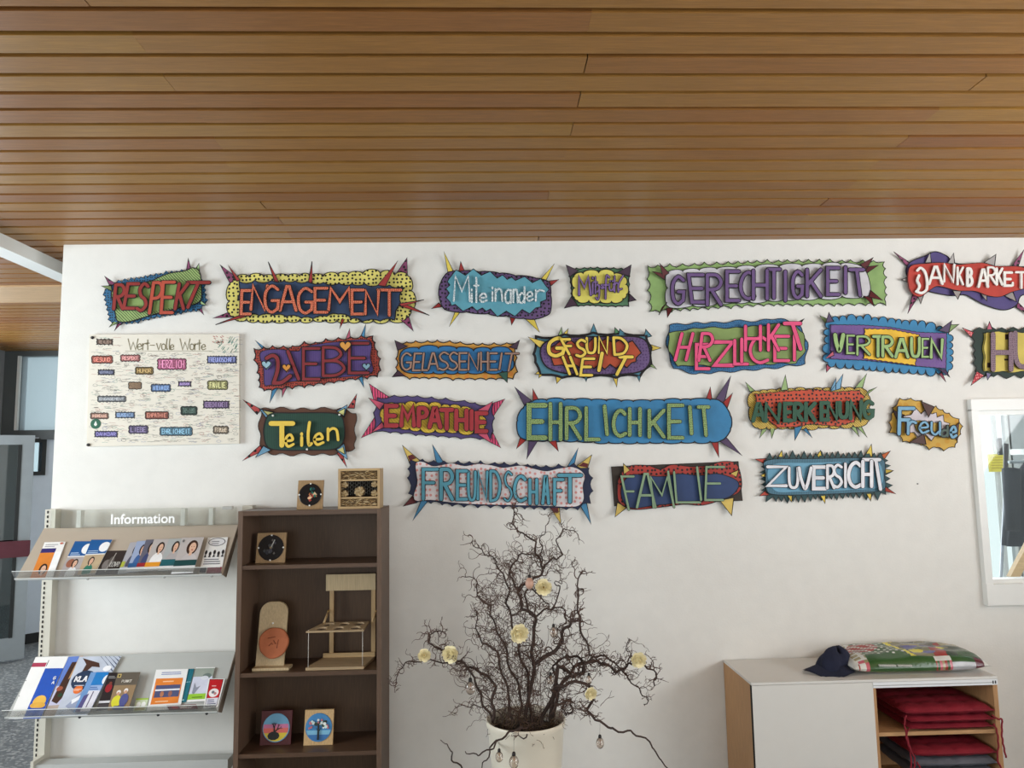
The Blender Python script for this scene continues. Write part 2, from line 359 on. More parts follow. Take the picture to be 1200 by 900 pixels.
# room behind it
CY = 7.0
cl = mat('cloakroom_wall', (205, 208, 208), .8, var=.02)
b = MB(); b.box((2.2, WY+.2, 0), (2.3, CY, 3.1)); b.box((5.4, WY+.2, 0), (5.5, CY, 3.1)); b.box((2.2, WY+.2, 3.0), (5.5, CY, 3.1))
xg = W(1187, 560, CY).x
b.box((xg, CY, 0), (5.5, CY+.1, 3.1)); b.box((2.2, CY, 2.45), (xg, CY+.1, 3.1)); b.box((2.2, CY, 0), (xg, CY+.1, .4))
b.build('wall_cloakroom', cl, kind='structure', label='pale wall of the cloakroom seen through the window', cat='wall')
gw = empty('window_3', (xg, CY, .4), 'bright glazing in the cloakroom behind the interior window', 'window', kind='structure')
for px in (1171, 1187):
    x = W(px, 560, CY).x; box('mullion', (x-.016, CY, .4), (x+.016, CY+.035, 2.45), frame_w, gw)
for pz in (430,): z = W(1165, pz, CY).z; box('transom_bar', (2.3, CY+.01, z-.03), (xg, CY+.06, z+.03), frame_w, gw)
box('pane', (2.3, CY+.03, .4), (xg, CY+.04, 2.45), glass('clear_glass'), gw)
hedge = MB()
for i in range(40):
    c = Vector((rng.uniform(2.5, 7), 13+rng.uniform(-.5, .5), rng.uniform(0, .75))); r = rng.uniform(.2, .4)
    hedge.lathe(c, [(r*math.sin(math.pi*t/6), -r*math.cos(math.pi*t/6)) for t in range(7)], 9)
hedge.build('hedge', mat('pale_hedge', (150, 190, 165), .9, bump=.5, var=.4), label='green hedge outside the cloakroom window', cat='hedge')
y1 = Vector((0, CY-.01, 0)); a_ = W(1160, 553, CY-.02); c_ = W(1178, 532, CY-.02)
b = MB().box((a_.x, CY-.02, a_.z), (c_.x, CY-.005, c_.z))
for i in range(5): zz = a_.z+(c_.z-a_.z)*(.2+.15*i); b.box((a_.x+.02, CY-.022, zz), (c_.x-.03, CY-.02, zz+.006), 1)
b.build('notice_sheet', [mat('yellow_paper', (250, 228, 90), .7), mat('ochre_print', (200, 170, 60), .8)], label='yellow notice stuck on the cloakroom glazing', cat='notice')
Yp = 5.6; t_ = W(1179, 520, Yp); m_ = W(1178.5, 560, Yp); e_ = W(1174, 682, Yp); g_ = e_+(e_-t_)*.9; g_.z = max(g_.z, .02)
po_ = empty('broom', g_, 'long-handled broom leaning behind the interior window', 'broom')
MB().tube([m_, g_], .011, 8).build('handle', mat('pale_pole', (170, 175, 185), .4), po_)
MB().tube([t_, m_], .017, 8).build('grip', mat('dark_grip', (70, 66, 68), .6), po_)
MB().box(tuple(g_+Vector((-.15, -.03, 0))), tuple(g_+Vector((.15, .03, .07)))).build('brush_head', mat('dark_brush', (60, 60, 60), .9), po_)
# coat rack, coat, plank
Yc = 5.3; A0 = W(1186, 540, Yc)
cr_ = empty('coat_rack', (A0.x, Yc, A0.z), 'white coat rail with a shelf behind the interior window', 'coat rack')
box('shelf', (A0.x+.24, Yc+.05, W(1190, 533, Yc).z), (5.4, Yc+.35, W(1190, 526, Yc).z), frame_w, cr_)
box('bracket', (A0.x+.05, Yc+.2, W(1190, 533, Yc).z), (A0.x+.08, Yc+.22, W(1190, 512, Yc).z), mat('black_gasket', (35, 38, 38), .5), cr_)
MB().tube([Vector((A0.x+.08, Yc+.15, A0.z-.01)), Vector((5.4, Yc+.15, A0.z-.01))], .012, 8).build('hanging_rail', alu, cr_)
coat = MB(); cx0 = W(1187, 560, Yc).x; cz1 = W(1190, 537, Yc).z; cz0 = W(1190, 642, Yc).z; n = 28
for j in range(14):
    t = j/13; z = cz1+(cz0-cz1)*t
    for i in range(n):
        a = 2*math.pi*i/n; w = .12+.16*min(1, t*3)+.03*t; fold = 1+.10*math.sin(a*7+t*2)*t
        coat.v.append(Vector((cx0+.29+w*math.cos(a)*fold+.05*(1-t), Yc+.12+.09*math.sin(a)*fold, z)))
for j in range(13):
    for i in range(n): coat.face((j*n+i, j*n+(i+1) % n, (j+1)*n+(i+1) % n, (j+1)*n+i), 0, True)
coat.face(range(n)); 
ct = coat.build('coat', mat('charcoal_cloth', (48, 50, 56), .9, bump=.4), label='charcoal coat hanging behind the interior window', cat='coat')
q = MB(); xs_ = W(1189, 590, Yc-.03).x
q.tube([Vector((xs_+.06, Yc+.06, cz1-.08)), Vector((xs_+.02, Yc+.02, (cz0+cz1)/2)), Vector((xs_-.01, Yc+.0, cz0+.12))], [.06, .055, .045], 10); q.build('sleeve', mat('charcoal_cloth', (48, 50, 56), .9, bump=.4), ct)
a_ = W(1184, 676, 5.0); c_ = W(1203, 640, 5.0)
MB().obox(a_, (c_-a_)*1.6, Vector((0, .04, 0)), Vector((.07, 0, 0))).build('wooden_brace', mat('beech', (205, 170, 125), .5, 'wood'), label='slanting beech brace low behind the interior window', cat='wooden brace')
# ---------------------------------------------------------------- painted word signs
GL = {
'A': '0,1 .42,0 .58,0 1,1|.2,.64 .82,.64', 'B': '0,0 0,1|~0,0 .6,.03 .85,.24 .55,.44 .05,.48|~.05,.48 .7,.5 1,.75 .65,.97 0,1',
'C': '~.95,.14 .6,0 .2,.15 0,.5 .15,.84 .55,1 1,.9', 'D': '0,0 0,1|~0,0 .6,.06 1,.45 .7,.9 0,1', 'E': '1,0 0,0 0,1 1,1|0,.5 .8,.5',
'F': '1,0 0,0 0,1|0,.45 .72,.45', 'G': '~.92,.14 .5,0 .1,.2 0,.5 .12,.85 .5,1 .9,.85|.9,.88 .95,.56 .5,.56', 'H': '0,0 0,1|1,0 1,1|0,.52 1,.52',
'I': '.5,0 .5,1', 'K': '0,0 0,1|1,0 .08,.55|.25,.42 1,1', 'L': '0,0 0,1 1,1', 'M': '0,1 .1,0 .5,.6 .9,0 1,1', 'N': '0,1 .05,0 .9,1 1,0',
'O': '~.5,0 .1,.2 0,.5 .1,.85 .5,1 .9,.85 1,.5 .9,.2 .5,0', 'P': '0,0 0,1|~0,0 .7,.02 1,.25 .7,.48 0,.52', 'R': '0,0 0,1|~0,0 .7,.02 1,.25 .7,.46 0,.5|.3,.5 1,1',
'S': '~.95,.1 .5,0 .1,.2 .3,.45 .75,.58 .95,.8 .5,1 0,.92', 'T': '0,0 1,0|.5,0 .5,1', 'U': '~0,0 0,.6 .15,.92 .5,1 .85,.92 1,.6 1,0', 'V': '~0,0 .12,.45 .35,.85 .5,1 .68,.8 .85,.4 1,0', 'W': '0,0 .25,1 .5,.3 .75,1 1,0',
'Z': '0,0 1,0 0,1 1,1', '\\': '0,0 1,1', '/': '1,0 0,1', '-': '0,.5 1,.5', 'J': '~.1,.1 .4,0 .8,.15 1,.5 .95,.85 .5,1 .0,.93|~.25,.3 .1,.5 .3,.7 .15,.88',
'1': '0,0 .95,0|.72,0 1,1', '3': '0,0 1,0|1,0 0,1 1,1', 'Y': '~0,0 0,.6 .25,1 .6,.95 1,0', 'Q': '~0,.1 .25,0 .45,.12 .47,.5 .3,1|~.3,1 .65,.97 1,.74', 'X': '0,0 1,1|1,0 0,1',
'7': '0,0 1,0 .35,1', '(': '~1,0 .2,.3 .2,.7 1,1', 'Ä': '0,1 .5,0 1,1|.2,.65 .8,.65', 't': '.5,0 .5,1|0,.32 1,.32', 'i': '.5,.32 .5,1|.5,0 .5,.08',
'e': '~.05,.55 .9,.45 .65,.05 .2,.2 .02,.6 .35,.98 1,.8', 'n': '0,0 0,1|~0,.3 .4,0 .85,.15 1,1', 'a': '~1,.1 .5,0 .05,.3 .05,.75 .45,1 .95,.8|1,0 1,1',
'd': '~.95,.5 .5,.4 .05,.6 .1,.95 .6,1 .95,.8|1,0 1,1', 'r': '0,0 0,1|~0,.35 .45,0 1,.1', 'g': '~.9,.1 .4,0 .05,.25 .3,.5 .9,.35|~.9,.05 .95,.7 .6,1 .1,.88',
'f': '~1,.1 .6,0 .45,.3 .4,1|.1,.42 .85,.42', 'u': '~0,0 0,.7 .4,1 .9,.75|1,0 1,1', 'ü': '~0,.3 0,.8 .4,1 .9,.8|1,.3 1,1|.2,0 .2,.05|.8,0 .8,.05', 'h': '0,0 0,1|~0,.6 .5,.42 .95,.55 1,1',
'l': '~.6,0 .3,.5 .45,.95 1,.9', 'o': '~.5,0 .05,.2 .05,.8 .5,1 .95,.8 .95,.2 .5,0', 'v': '0,0 .45,1 1,0', '.': '.5,.9 .5,1',
'2': '~0,.18 .35,0 .6,.15 .55,.6 .35,1|~.35,1 .7,.98 1,.8', 's': '~.9,.05 .2,.1 .3,.45 .8,.6 .7,.95 0,.95', 'k': '0,0 0,1|.9,.35 .1,.7 1,1', 'c': '~1,.1 .3,.05 0,.5 .3,.95 1,.9', 'm': '0,0 0,1|~0,.3 .25,0 .5,.2 .5,1|~.5,.3 .75,0 1,.2 1,1'}
def strokes(ch):
    out = []
    for s in GL[ch].split('|'):
        sm_ = s[0] == '~'; pts = [tuple(float(v) for v in q.split(',')) for q in s.lstrip('~').split()]
        out.append(smooth(pts, k=5) if sm_ else pts)
    return out
def sarea(p): return sum(p[i-1][0]*p[i][1]-p[i][0]*p[i-1][1] for i in range(len(p)))/2
def edged(pts, style, pitch, amp, seed=1, soft=False):
    r = random.Random(seed)
    if soft or style == 'smooth': pts = smooth(pts, True, 8)
    if style in ('plain', 'smooth'): return pts
    sg = 1 if sarea(pts) > 0 else -1
    segs = []
    if soft:
        cum = [0]
        for i in range(len(pts)): a, b = pts[i], pts[(i+1) % len(pts)]; cum.append(cum[-1]+math.hypot(b[0]-a[0], b[1]-a[1]))
        N = max(4, round(cum[-1]/pitch)); res = []
        for k in range(N):
            t = (k+r.uniform(-.18, .18))*cum[-1]/N % cum[-1]
            i = max(j for j in range(len(pts)) if cum[j] <= t); a, b = pts[i], pts[(i+1) % len(pts)]; u = (t-cum[i])/(cum[i+1]-cum[i])
            res.append((a[0]+(b[0]-a[0])*u, a[1]+(b[1]-a[1])*u))
        # keep order
        segs = [(res[i], res[(i+1) % N]) for i in range(N)]
    else:
        for i in range(len(pts)):
            a, b = pts[i], pts[(i+1) % len(pts)]; l = math.hypot(b[0]-a[0], b[1]-a[1]); n = max(1, round(l/pitch)); ts = [0]+[(k+r.uniform(-.15, .15))/n for k in range(1, n)]+[1]
            for t0, t1 in zip(ts, ts[1:]): segs.append(((a[0]+(b[0]-a[0])*t0, a[1]+(b[1]-a[1])*t0), (a[0]+(b[0]-a[0])*t1, a[1]+(b[1]-a[1])*t1)))
    out = []
    for a, b in segs:
        dx, dy = b[0]-a[0], b[1]-a[1]; l = math.hypot(dx, dy) or 1; nx, ny = dy/l*sg, -dx/l*sg; am = amp*min(1.25, l/pitch)*r.uniform(.8, 1.2)
        if style == 'scallop': prof = [(.5-.5*math.cos(math.pi*k/8), math.sin(math.pi*k/8)*am) for k in range(8)]
        elif style == 'thorn': prof = [(0, am*.6), (.2, -am*.05), (.5, -am*.4), (.8, -am*.05)]
        elif style == 'zig': prof = [(0, 0), (.5, am)]
        else: prof = [(t, am*math.sin(2*math.pi*t)) for t in (0, .17, .33, .5, .67, .83)]
        for t, h in prof: out.append((a[0]+dx*t+nx*h, a[1]+dy*t+ny*h))
    return out
PX = .00483
def pmat(c, pat=None, pc=(15, 12, 15), sc=None):
    g_ = sum(c)/3; c = tuple(int((v*.88+g_*.12)*.97) for v in c)
    return mat('painted_card', c, .62, pat, pc, sc or {'dots': 36, 'hatch': 26, 'vhatch': 26, None: 0, 'glitter': 0}[pat], var=.10, bump=.1)
SG = []
def sign(word, label, o, s, layers, spikes, letters, lst, extra=None, plane=None, ink=.0055):
    ox, oy = o
    P = lambda x, y: (ox+x/s, oy+y/s)
    allp = [P(*q) for q in layers[0][0]]
    cx = sum(q[0] for q in allp)/len(allp); cy = sum(q[1] for q in allp)/len(allp)
    c = W(cx, cy, WY); root = empty('word_sign', c, label, 'wall sign', 'painted word signs on the white wall')
    def fn(x, y, d): p = W(x, y, WY-d); return p
    def fw(Y):   # world-metre plane
        return lambda x, z, d: Vector((x, WY-d, z))
    def w2(px, py, d): p = W(px, py, WY-d); return (p.x, p.z)
    for li, ly in enumerate(layers):
        pts, style, pitch, amp, m, d = ly[:6]; inkw = ly[6] if len(ly) > 6 else ink; soft = ly[7] if len(ly) > 7 else False
        e = [w2(*P(*q), d) for q in edged(pts, style, pitch, amp, seed=len(word)*7+li, soft=soft)]
        base = 0 if li == 0 else layers[li-1][5]
        b = MB(); b.prism(e, fw(0), d, max(0, d-.006) if li == 0 else base-.001 if d-base < .012 else d-.006)
        if inkw: b.ribbon(e, fw(0), inkw/2, d+.0012, d-.001, 1, 1, closed=True)
        b.build('backing_board' if li == 0 else 'painted_panel', [m, INK], root)
        if li == 0:
            q = MB(); x0 = min(p[0] for p in e); x1 = max(p[0] for p in e); z0 = min(p[1] for p in e); z1 = max(p[1] for p in e)
            if d > .008:
                for ux in (.3, .7):
                    X = x0+(x1-x0)*ux; Z = (z0+z1)/2; q.box((X-.02, WY-d+.004, Z-.02), (X+.02, WY, Z+.02))
                q.build('mounting_pad', mat('pad', (200, 200, 195), .8), root)
    for sp_ in spikes:
        tip, b1, b2, m = sp_[:4]; fr = len(sp_) > 4
        d = (layers[0][5]+.004 if sp_[4] == 'F' else layers[-1][5]+.003) if fr else max(.004, layers[0][5]-.006)
        # extend base inward a little
        t = P(*tip); u = P(*b1); v = P(*b2); mx, my = (u[0]+v[0])/2, (u[1]+v[1])/2
        k = .0 if fr else .12
        u = (u[0]+(mx-t[0])*k, u[1]+(my-t[1])*k); v = (v[0]+(mx-t[0])*k, v[1]+(my-t[1])*k)
        tri = [w2(*t, d), w2(*u, d), w2(*v, d)]
        def fs(x, z, dd, T=tri[0], M=((tri[1][0]+tri[2][0])/2, (tri[1][1]+tri[2][1])/2)):
            L2 = (T[0]-M[0])**2+(T[1]-M[1])**2; w = ((x-M[0])*(T[0]-M[0])+(z-M[1])*(T[1]-M[1]))/(L2 or 1)
            return Vector((x, WY-dd-.022*max(0, w)**1.5, z))
        b = MB(); b.prism([tri], fs, d, d-.003, 0, 1, True); b.ribbon(tri, fs, min(.0042, ink*.8)/2, d+.001, d-.001, 1, 1, closed=True)
        b.build('spike', [m, INK], root)
    lm, lw, li_, ld = lst   # default material, width px(real), ink px, depth
    n = 0
    base = layers[-1][5]
    for tok in letters.split(';'):
        f = tok.split(); ch = f[0]; x0, y0, x1, y1 = map(float, f[1:5]); m = lm; sh = 0; w = lw
        for g in f[5:]:
            if g[0] == 'k': sh = float(g[1:])
            elif g[0] == 'w': w = float(g[1:])
            elif g[0] == 'c': m = extra[int(g[1:])]
        b = MB(); d = ld+.0012*(n % 3); n += 1
        for si, st in enumerate(strokes(ch)):
            pts = [w2(*P(x0+(x1-x0)*q[0]+sh*(.5-q[1]), y0+(y1-y0)*q[1]), d) for q in st]
            e = .0003*si
            if li_: b.ribbon(pts, fw(0), (w/2+li_*1.35)*PX, d-.0012+e, d-.005, 1, 1); b.ribbon(pts, fw(0), w/2*PX, d+e, d-.0012+e, 0, 0)
            else: b.ribbon(pts, fw(0), w/2*PX, d+e, d-.005, 0, 0)
            b.ribbon(pts, fw(0), w/2*PX*.35, d-.003, min(base, d-.004)-.001, 0, 0, cap=False)
        b.build('letter', [m, INK], root)
    return root, w2, P
def Y_(*c): return c
mag, red, lime, plum, yel = pmat((140, 60, 100), 'dots'), pmat((165, 40, 35)), pmat((150, 180, 115)), pmat((80, 60, 95)), pmat((232, 205, 75))
blu, pink, hotp = pmat((60, 130, 175)), pmat((190, 85, 110)), pmat((235, 70, 120), 'vhatch', sc=22)
maroon, plumd, lbl = pmat((95, 20, 25)), pmat((70, 45, 65)), pmat((110, 165, 200))
# 1 RESPEKT
sign('RESPEKT', 'green and blue sign reading RESPEKT in dark red, tilted, top left', (110, 295), 8,
 [([(100, 375), (210, 290), (380, 265), (560, 225), (850, 185), (1025, 290), (1045, 480), (980, 535), (640, 590), (330, 660), (160, 655)], 'zig', 50, 22, pmat((35, 105, 150), 'dots', sc=70), .010, .002),
  ([(165, 380), (250, 320), (400, 300), (540, 272), (620, 235), (720, 200), (850, 180), (930, 150), (990, 190), (1008, 300), (1005, 440), (950, 490), (860, 512), (700, 552), (520, 600), (330, 655), (225, 650), (200, 580), (185, 500)], 'smooth', 0, 0, pmat((150, 180, 100), 'hatch', sc=38), .018),
  ([(200, 350), (400, 320), (600, 290), (930, 290), (950, 430), (880, 480), (650, 540), (520, 555), (300, 545), (215, 500)], 'smooth', 0, 0, pmat((140, 170, 90)), .020, 0)],
 [((122, 240), (150, 320), (205, 300), mag, 'F'), ((92, 330), (165, 320), (170, 370), lime, 'F'), ((900, 72), (870, 160), (912, 150), mag), ((1000, 120), (955, 160), (995, 190), lime), ((1070, 512), (1000, 455), (1000, 492), lime, 'F'), ((1045, 600), (970, 530), (1005, 515), mag), ((212, 745), (235, 655), (280, 655), mag), ((165, 712), (190, 650), (250, 655), lime)],
 'R 195 310 280 535 k20;E 300 300 400 530 k40;S 415 300 500 550 k30;P 540 290 630 575 k40 c0;E 640 285 745 570 k20 c0;K 780 300 860 535 k40;T 830 288 1030 520 k100', (pmat((150, 35, 28)), 3.6, .6, .036), [pmat((190, 70, 45))])
# 2 ENGAGEMENT
sign('ENGAGEMENT', 'yellow dotted cloud sign with navy centre reading ENGAGEMENT in orange-red', (250, 295), 4.8,
 [([(110, 170), (200, 142), (420, 140), (620, 138), (760, 128), (940, 125), (1095, 138), (1110, 220), (1110, 330), (1085, 370), (900, 382), (760, 385), (560, 378), (250, 385), (115, 365), (90, 280)], 'scallop', 78, 20, pmat((228, 215, 105), 'dots', sc=42), .012, .005),
  ([(145, 175), (330, 168), (460, 170), (620, 182), (850, 188), (1065, 200), (1045, 290), (1020, 378), (840, 388), (700, 345), (560, 372), (340, 352), (170, 352), (145, 260)], 'thorn', 85, 14, pmat((44, 66, 102)), .026)],
 [((45, 78), (92, 180), (150, 155), mag), ((92, 82), (130, 165), (152, 160), red, 'F'), ((315, 62), (348, 180), (370, 172), red, 'F'), ((560, 60), (533, 178), (557, 175), red, 'F'), ((1040, 57), (925, 188), (968, 195), red, 'T'), ((1092, 40), (1035, 110), (1095, 130), mag), ((1187, 275), (1045, 292), (1055, 308), red, 'T'), ((1217, 362), (1065, 286), (1050, 305), red, 'T'), ((1127, 450), (1035, 370), (1105, 372), mag), ((6, 378), (90, 338), (100, 370), mag), ((20, 415), (170, 348), (185, 365), red, 'T'), ((715, 437), (722, 370), (745, 370), red)],
 'E 158 218 210 350 k5;N 215 190 300 325 k8;G 290 192 370 340;A 375 195 465 330;G 478 205 560 345;E 572 205 640 340;M 648 205 775 330;E 780 215 845 350;N 855 220 930 350;T 925 215 1055 358', (pmat((195, 80, 52), 'dots', (235, 150, 110), 120), 3.2, .7, .045))
# 3 Miteinander
sign('MITEINANDER', 'purple dotted sign reading Miteinander in silver glitter on light blue', (500, 290), 7.5,
 [([(180, 225), (300, 212), (460, 218), (640, 230), (780, 252), (960, 272), (1075, 305), (1088, 420), (1080, 580), (970, 625), (850, 620), (700, 598), (540, 578), (350, 562), (150, 535), (110, 430), (125, 310)], 'scallop', 165, 13, pmat((100, 70, 120), 'dots', sc=44), .014),
  ([(200, 270), (340, 245), (480, 245), (620, 270), (780, 290), (930, 310), (1050, 340), (1050, 400), (1000, 480), (960, 530), (840, 545), (700, 560), (560, 540), (400, 520), (250, 500), (205, 480), (200, 400), (205, 330)], 'zig', 105, 42, pmat((85, 160, 180)), .024, .004)],
 [((153, 45), (185, 225), (240, 215), yel), ((300, 133), (278, 222), (342, 222), red), ((1120, 152), (1000, 278), (1055, 285), yel), ((1157, 290), (1075, 295), (1100, 335), red), ((990, 752), (860, 625), (950, 630), yel), ((745, 688), (730, 612), (785, 618), red), ((200, 702), (250, 558), (300, 565), yel), ((46, 545), (100, 490), (125, 525), red)],
 'M 238 250 380 470;i 392 370 402 480;t 418 265 455 480;e 465 400 530 480;i 568 350 588 470;n 605 365 665 470;a 690 372 740 490;n 762 370 800 482;d 812 345 860 485;e 878 385 935 470;r 960 375 1030 470', (pmat((150, 172, 178), 'glitter', (235, 240, 240)), 2.2, 0, .038))
# 4 Mitgefuehl
sign('MITGEFUEL', 'small yellow cloud sign with green edge reading Mitgefühl in purple', (650, 300), 12,
 [([(200, 190), (420, 172), (600, 168), (830, 175), (1045, 190), (1045, 400), (1040, 700), (750, 708), (500, 690), (240, 705), (235, 450)], 'thorn', 100, 16, pmat((80, 125, 88)), .012),
  ([(270, 290), (400, 245), (620, 235), (840, 250), (985, 300), (1000, 400), (1010, 540), (960, 600), (800, 640), (480, 625), (320, 625), (275, 580), (280, 450)], 'scallop', 165, 38, pmat((228, 215, 90)), .024)],
 [((155, 143), (215, 295), (335, 205), plumd, 'F'), ((1065, 140), (880, 235), (1050, 290), plumd, 'F'), ((130, 745), (235, 570), (320, 690), plumd, 'F'), ((1132, 630), (1050, 530), (1045, 645), plumd, 'F')],
 'M 335 290 500 545 k-20 w2.6;i 530 300 542 530;t 545 290 600 530 w1.4;g 575 400 630 610;e 650 400 695 455;f 680 270 770 600;ü 770 350 830 485;h 845 280 895 505 w1.4;l 880 275 970 480 w1.6 k60', (pmat((125, 95, 155)), 1.7, .45, .038))
# 5 GERECHTIGKEIT
sign('GERECHTIGKEIT', 'long green-edged white sign reading GERECHTIGKEIT in purple letters', (0, 0), 1,
 [([(759, 313), (800, 311), (840, 309), (899, 306.5), (960, 306), (1035, 307), (1037, 325), (1038, 356), (965, 357), (895, 357), (830, 361), (763, 365), (761, 340)], 'thorn', 12, 3.2, pmat((140, 175, 100)), .012, .004),
  ([(782, 320), (800, 318), (840, 315.5), (885, 314), (940, 312), (985, 310), (1012, 315), (1019, 345), (960, 348), (900, 351), (840, 355), (783, 359)], 'scallop', 24, 3.2, pmat((208, 205, 210)), .026, .004)],
 [((772, 310), (784, 320), (777, 325), maroon, 'T'), ((763, 319), (780, 321), (779, 328), maroon, 'T'), ((771, 370), (776, 360), (782, 354), maroon, 'T'), ((781, 373), (781, 361), (789, 361), maroon, 'T'), ((1021, 303), (1008, 310), (1015, 316), maroon, 'T'), ((1027, 312), (1013, 313), (1016, 320), maroon, 'T'), ((1032, 353), (1020, 340), (1018, 348), maroon, 'T'), ((1022, 360), (1012, 347), (1021, 348), maroon, 'T')],
 'G 788 324 802 356;E 809 322 826 354 k-4;R 829 322 845 357;E 852 318 866 352;C 868 319 884 350;H 883 317 899 350;T 900 315.5 914 349;I 919 318 922 352;G 929 318 941 349;K 946 316 962 347;E 970 314 983 345;I 990 313 992 343;T 998 316 1014 346 k-4', (pmat((105, 75, 130)), 3.7, .8, .05))
# 6 DANKBARKEIT
grey = pmat((165, 158, 155))
sign('DANKBARKEIT', 'red and indigo blob sign reading DANKBARKEIT in white, top right', (1040, 280), 7.5,
 [([(165, 300), (200, 205), (330, 150), (420, 112), (520, 150), (600, 215), (800, 222), (1000, 245), (1250, 250), (1400, 300), (1420, 420), (1300, 470), (1175, 500), (1130, 585), (1020, 625), (860, 582), (760, 530), (680, 492), (560, 498), (400, 470), (250, 420)], 'smooth', 0, 0, pmat((78, 66, 125)), .014),
  ([(210, 235), (350, 215), (480, 208), (620, 225), (830, 210), (960, 240), (1140, 240), (1260, 270), (1380, 300), (1380, 400), (1240, 430), (1100, 465), (990, 508), (880, 498), (770, 460), (620, 455), (500, 425), (430, 418), (360, 460), (290, 508), (230, 490), (190, 430), (180, 320)], 'smooth', 0, 0, pmat((195, 55, 42)), .030, .003)],
 [((38, 122), (190, 205), (165, 240), mag), ((1175, 105), (1085, 240), (1150, 245), mag), ((160, 662), (215, 490), (268, 510), mag), ((1260, 700), (1105, 590), (1150, 560), mag), ((355, 128), (330, 210), (385, 208), grey, 'F'), ((560, 135), (528, 215), (590, 218), grey, 'F'), ((930, 145), (850, 208), (940, 238), grey, 'F'), ((108, 365), (170, 335), (185, 390), grey), ((272, 577), (262, 505), (315, 505), grey), ((597, 537), (572, 455), (648, 460), grey, 'T'), ((850, 552), (815, 475), (872, 485), grey, 'F'), ((1110, 560), (1030, 500), (1100, 460), grey, 'F')],
 'J 255 255 350 475 w3;A 368 245 485 395 w3;N 500 225 590 375;K 618 250 665 400;B 705 260 745 410 w3.4;A 803 270 885 420 w3;R 885 250 950 390;K 962 260 1010 400 w3;E 1032 295 1095 410 w3;I 1100 385 1106 408;T 1130 292 1230 430', (pmat((232, 228, 222)), 2.5, 0, .046))
# 7 LIEBE
r = sign('LIEBE', 'purple sign with dark red edge and small hearts reading LIEBE', (290, 375), 7.5,
 [([(60, 262), (220, 240), (400, 240), (500, 205), (600, 205), (690, 180), (800, 168), (1000, 152), (1095, 142), (1112, 200), (1158, 340), (1165, 440), (1140, 490), (950, 515), (760, 545), (500, 580), (300, 600), (150, 618), (110, 590), (100, 460), (68, 350)], 'thorn', 85, 20, pmat((178, 60, 45), 'dots', sc=75), .012),
  ([(112, 290), (250, 258), (440, 275), (480, 240), (640, 210), (820, 190), (1070, 180), (1080, 330), (1090, 465), (860, 500), (640, 515), (400, 540), (200, 572), (148, 565), (140, 430)], 'smooth', 0, 0, pmat((85, 62, 128), 'vhatch', (70, 48, 108), 30), .024, .003)],
 [((78, 183), (130, 255), (168, 250), blu), ((905, 82), (862, 170), (908, 170), pink), ((1045, 43), (990, 155), (1032, 165), blu), ((1030, 598), (972, 505), (1015, 500), blu), ((206, 730), (218, 600), (272, 595), blu), ((315, 682), (303, 595), (348, 592), pink)],
 'Q 168 312 375 555 w4;\\ 355 275 450 520 w3.4;E 492 250 630 520;B 665 240 850 490;E 895 205 1060 465', (pmat((140, 35, 42)), 3.0, .8, .034))
root, w2, P = r
for (hx_, hy_, hr_, hm) in ((165, 392, 44, pmat((150, 190, 205))), (342, 418, 40, pmat((225, 150, 50), 'hatch', (200, 120, 40), 60)), (860, 228, 54, pmat((230, 155, 60))), (1045, 408, 38, pmat((120, 160, 180)))):
    pts = []
    for k in range(24):
        a = 2*math.pi*k/24; x = 16*math.sin(a)**3/17; yv = -(13*math.cos(a)-5*math.cos(2*a)-2*math.cos(3*a)-math.cos(4*a))/17
        pts.append(w2(*P(hx_+x*hr_, hy_+yv*hr_), .04))
    b = MB(); f_ = lambda x, z, d: Vector((x, WY-d, z)); b.prism(pts, f_, .041, .023); b.ribbon(pts, f_, .0022, .042, .04, 1, 1, closed=True); b.build('heart', [hm, INK], root)
# 8 GELASSENHEIT
sign('GELASSENHEIT', 'orange and blue cloud sign reading GELASSENHEIT in tan outline letters', (455, 390), 7.5,
 [([(75, 95), (240, 82), (430, 78), (540, 80), (750, 102), (930, 102), (1125, 92), (1118, 220), (1130, 340), (1095, 400), (860, 405), (570, 405), (450, 398), (190, 395), (70, 380), (80, 230)], 'thorn', 92, 18, pmat((212, 148, 52), 'dots', (200, 125, 45), 20), .012),
  ([(125, 160), (270, 140), (440, 135), (600, 140), (750, 158), (900, 150), (1070, 150), (1095, 240), (1090, 315), (1000, 335), (850, 335), (700, 345), (500, 345), (300, 345), (130, 330), (105, 250)], 'scallop', 115, 20, pmat((32, 112, 172)), .024)],
 [((62, 73), (82, 155), (170, 118), plumd, 'F'), ((1153, 70), (1065, 125), (1130, 145), plumd, 'F'), ((40, 392), (85, 330), (145, 378), plumd, 'F'), ((1045, 442), (965, 355), (1050, 340), pmat((50, 95, 80)), 'T')],
 'G 118 178 205 325;E 225 182 285 330 k15;L 305 180 350 328 k15;A 350 180 440 325;S 445 172 530 325;S 535 172 610 325;E 625 178 690 325;N 705 180 795 325;H 815 172 875 328;E 885 180 955 325;I 985 180 990 320 k20;T 1015 182 1130 335 k30', (pmat((160, 122, 105)), 2.0, .55, .036))
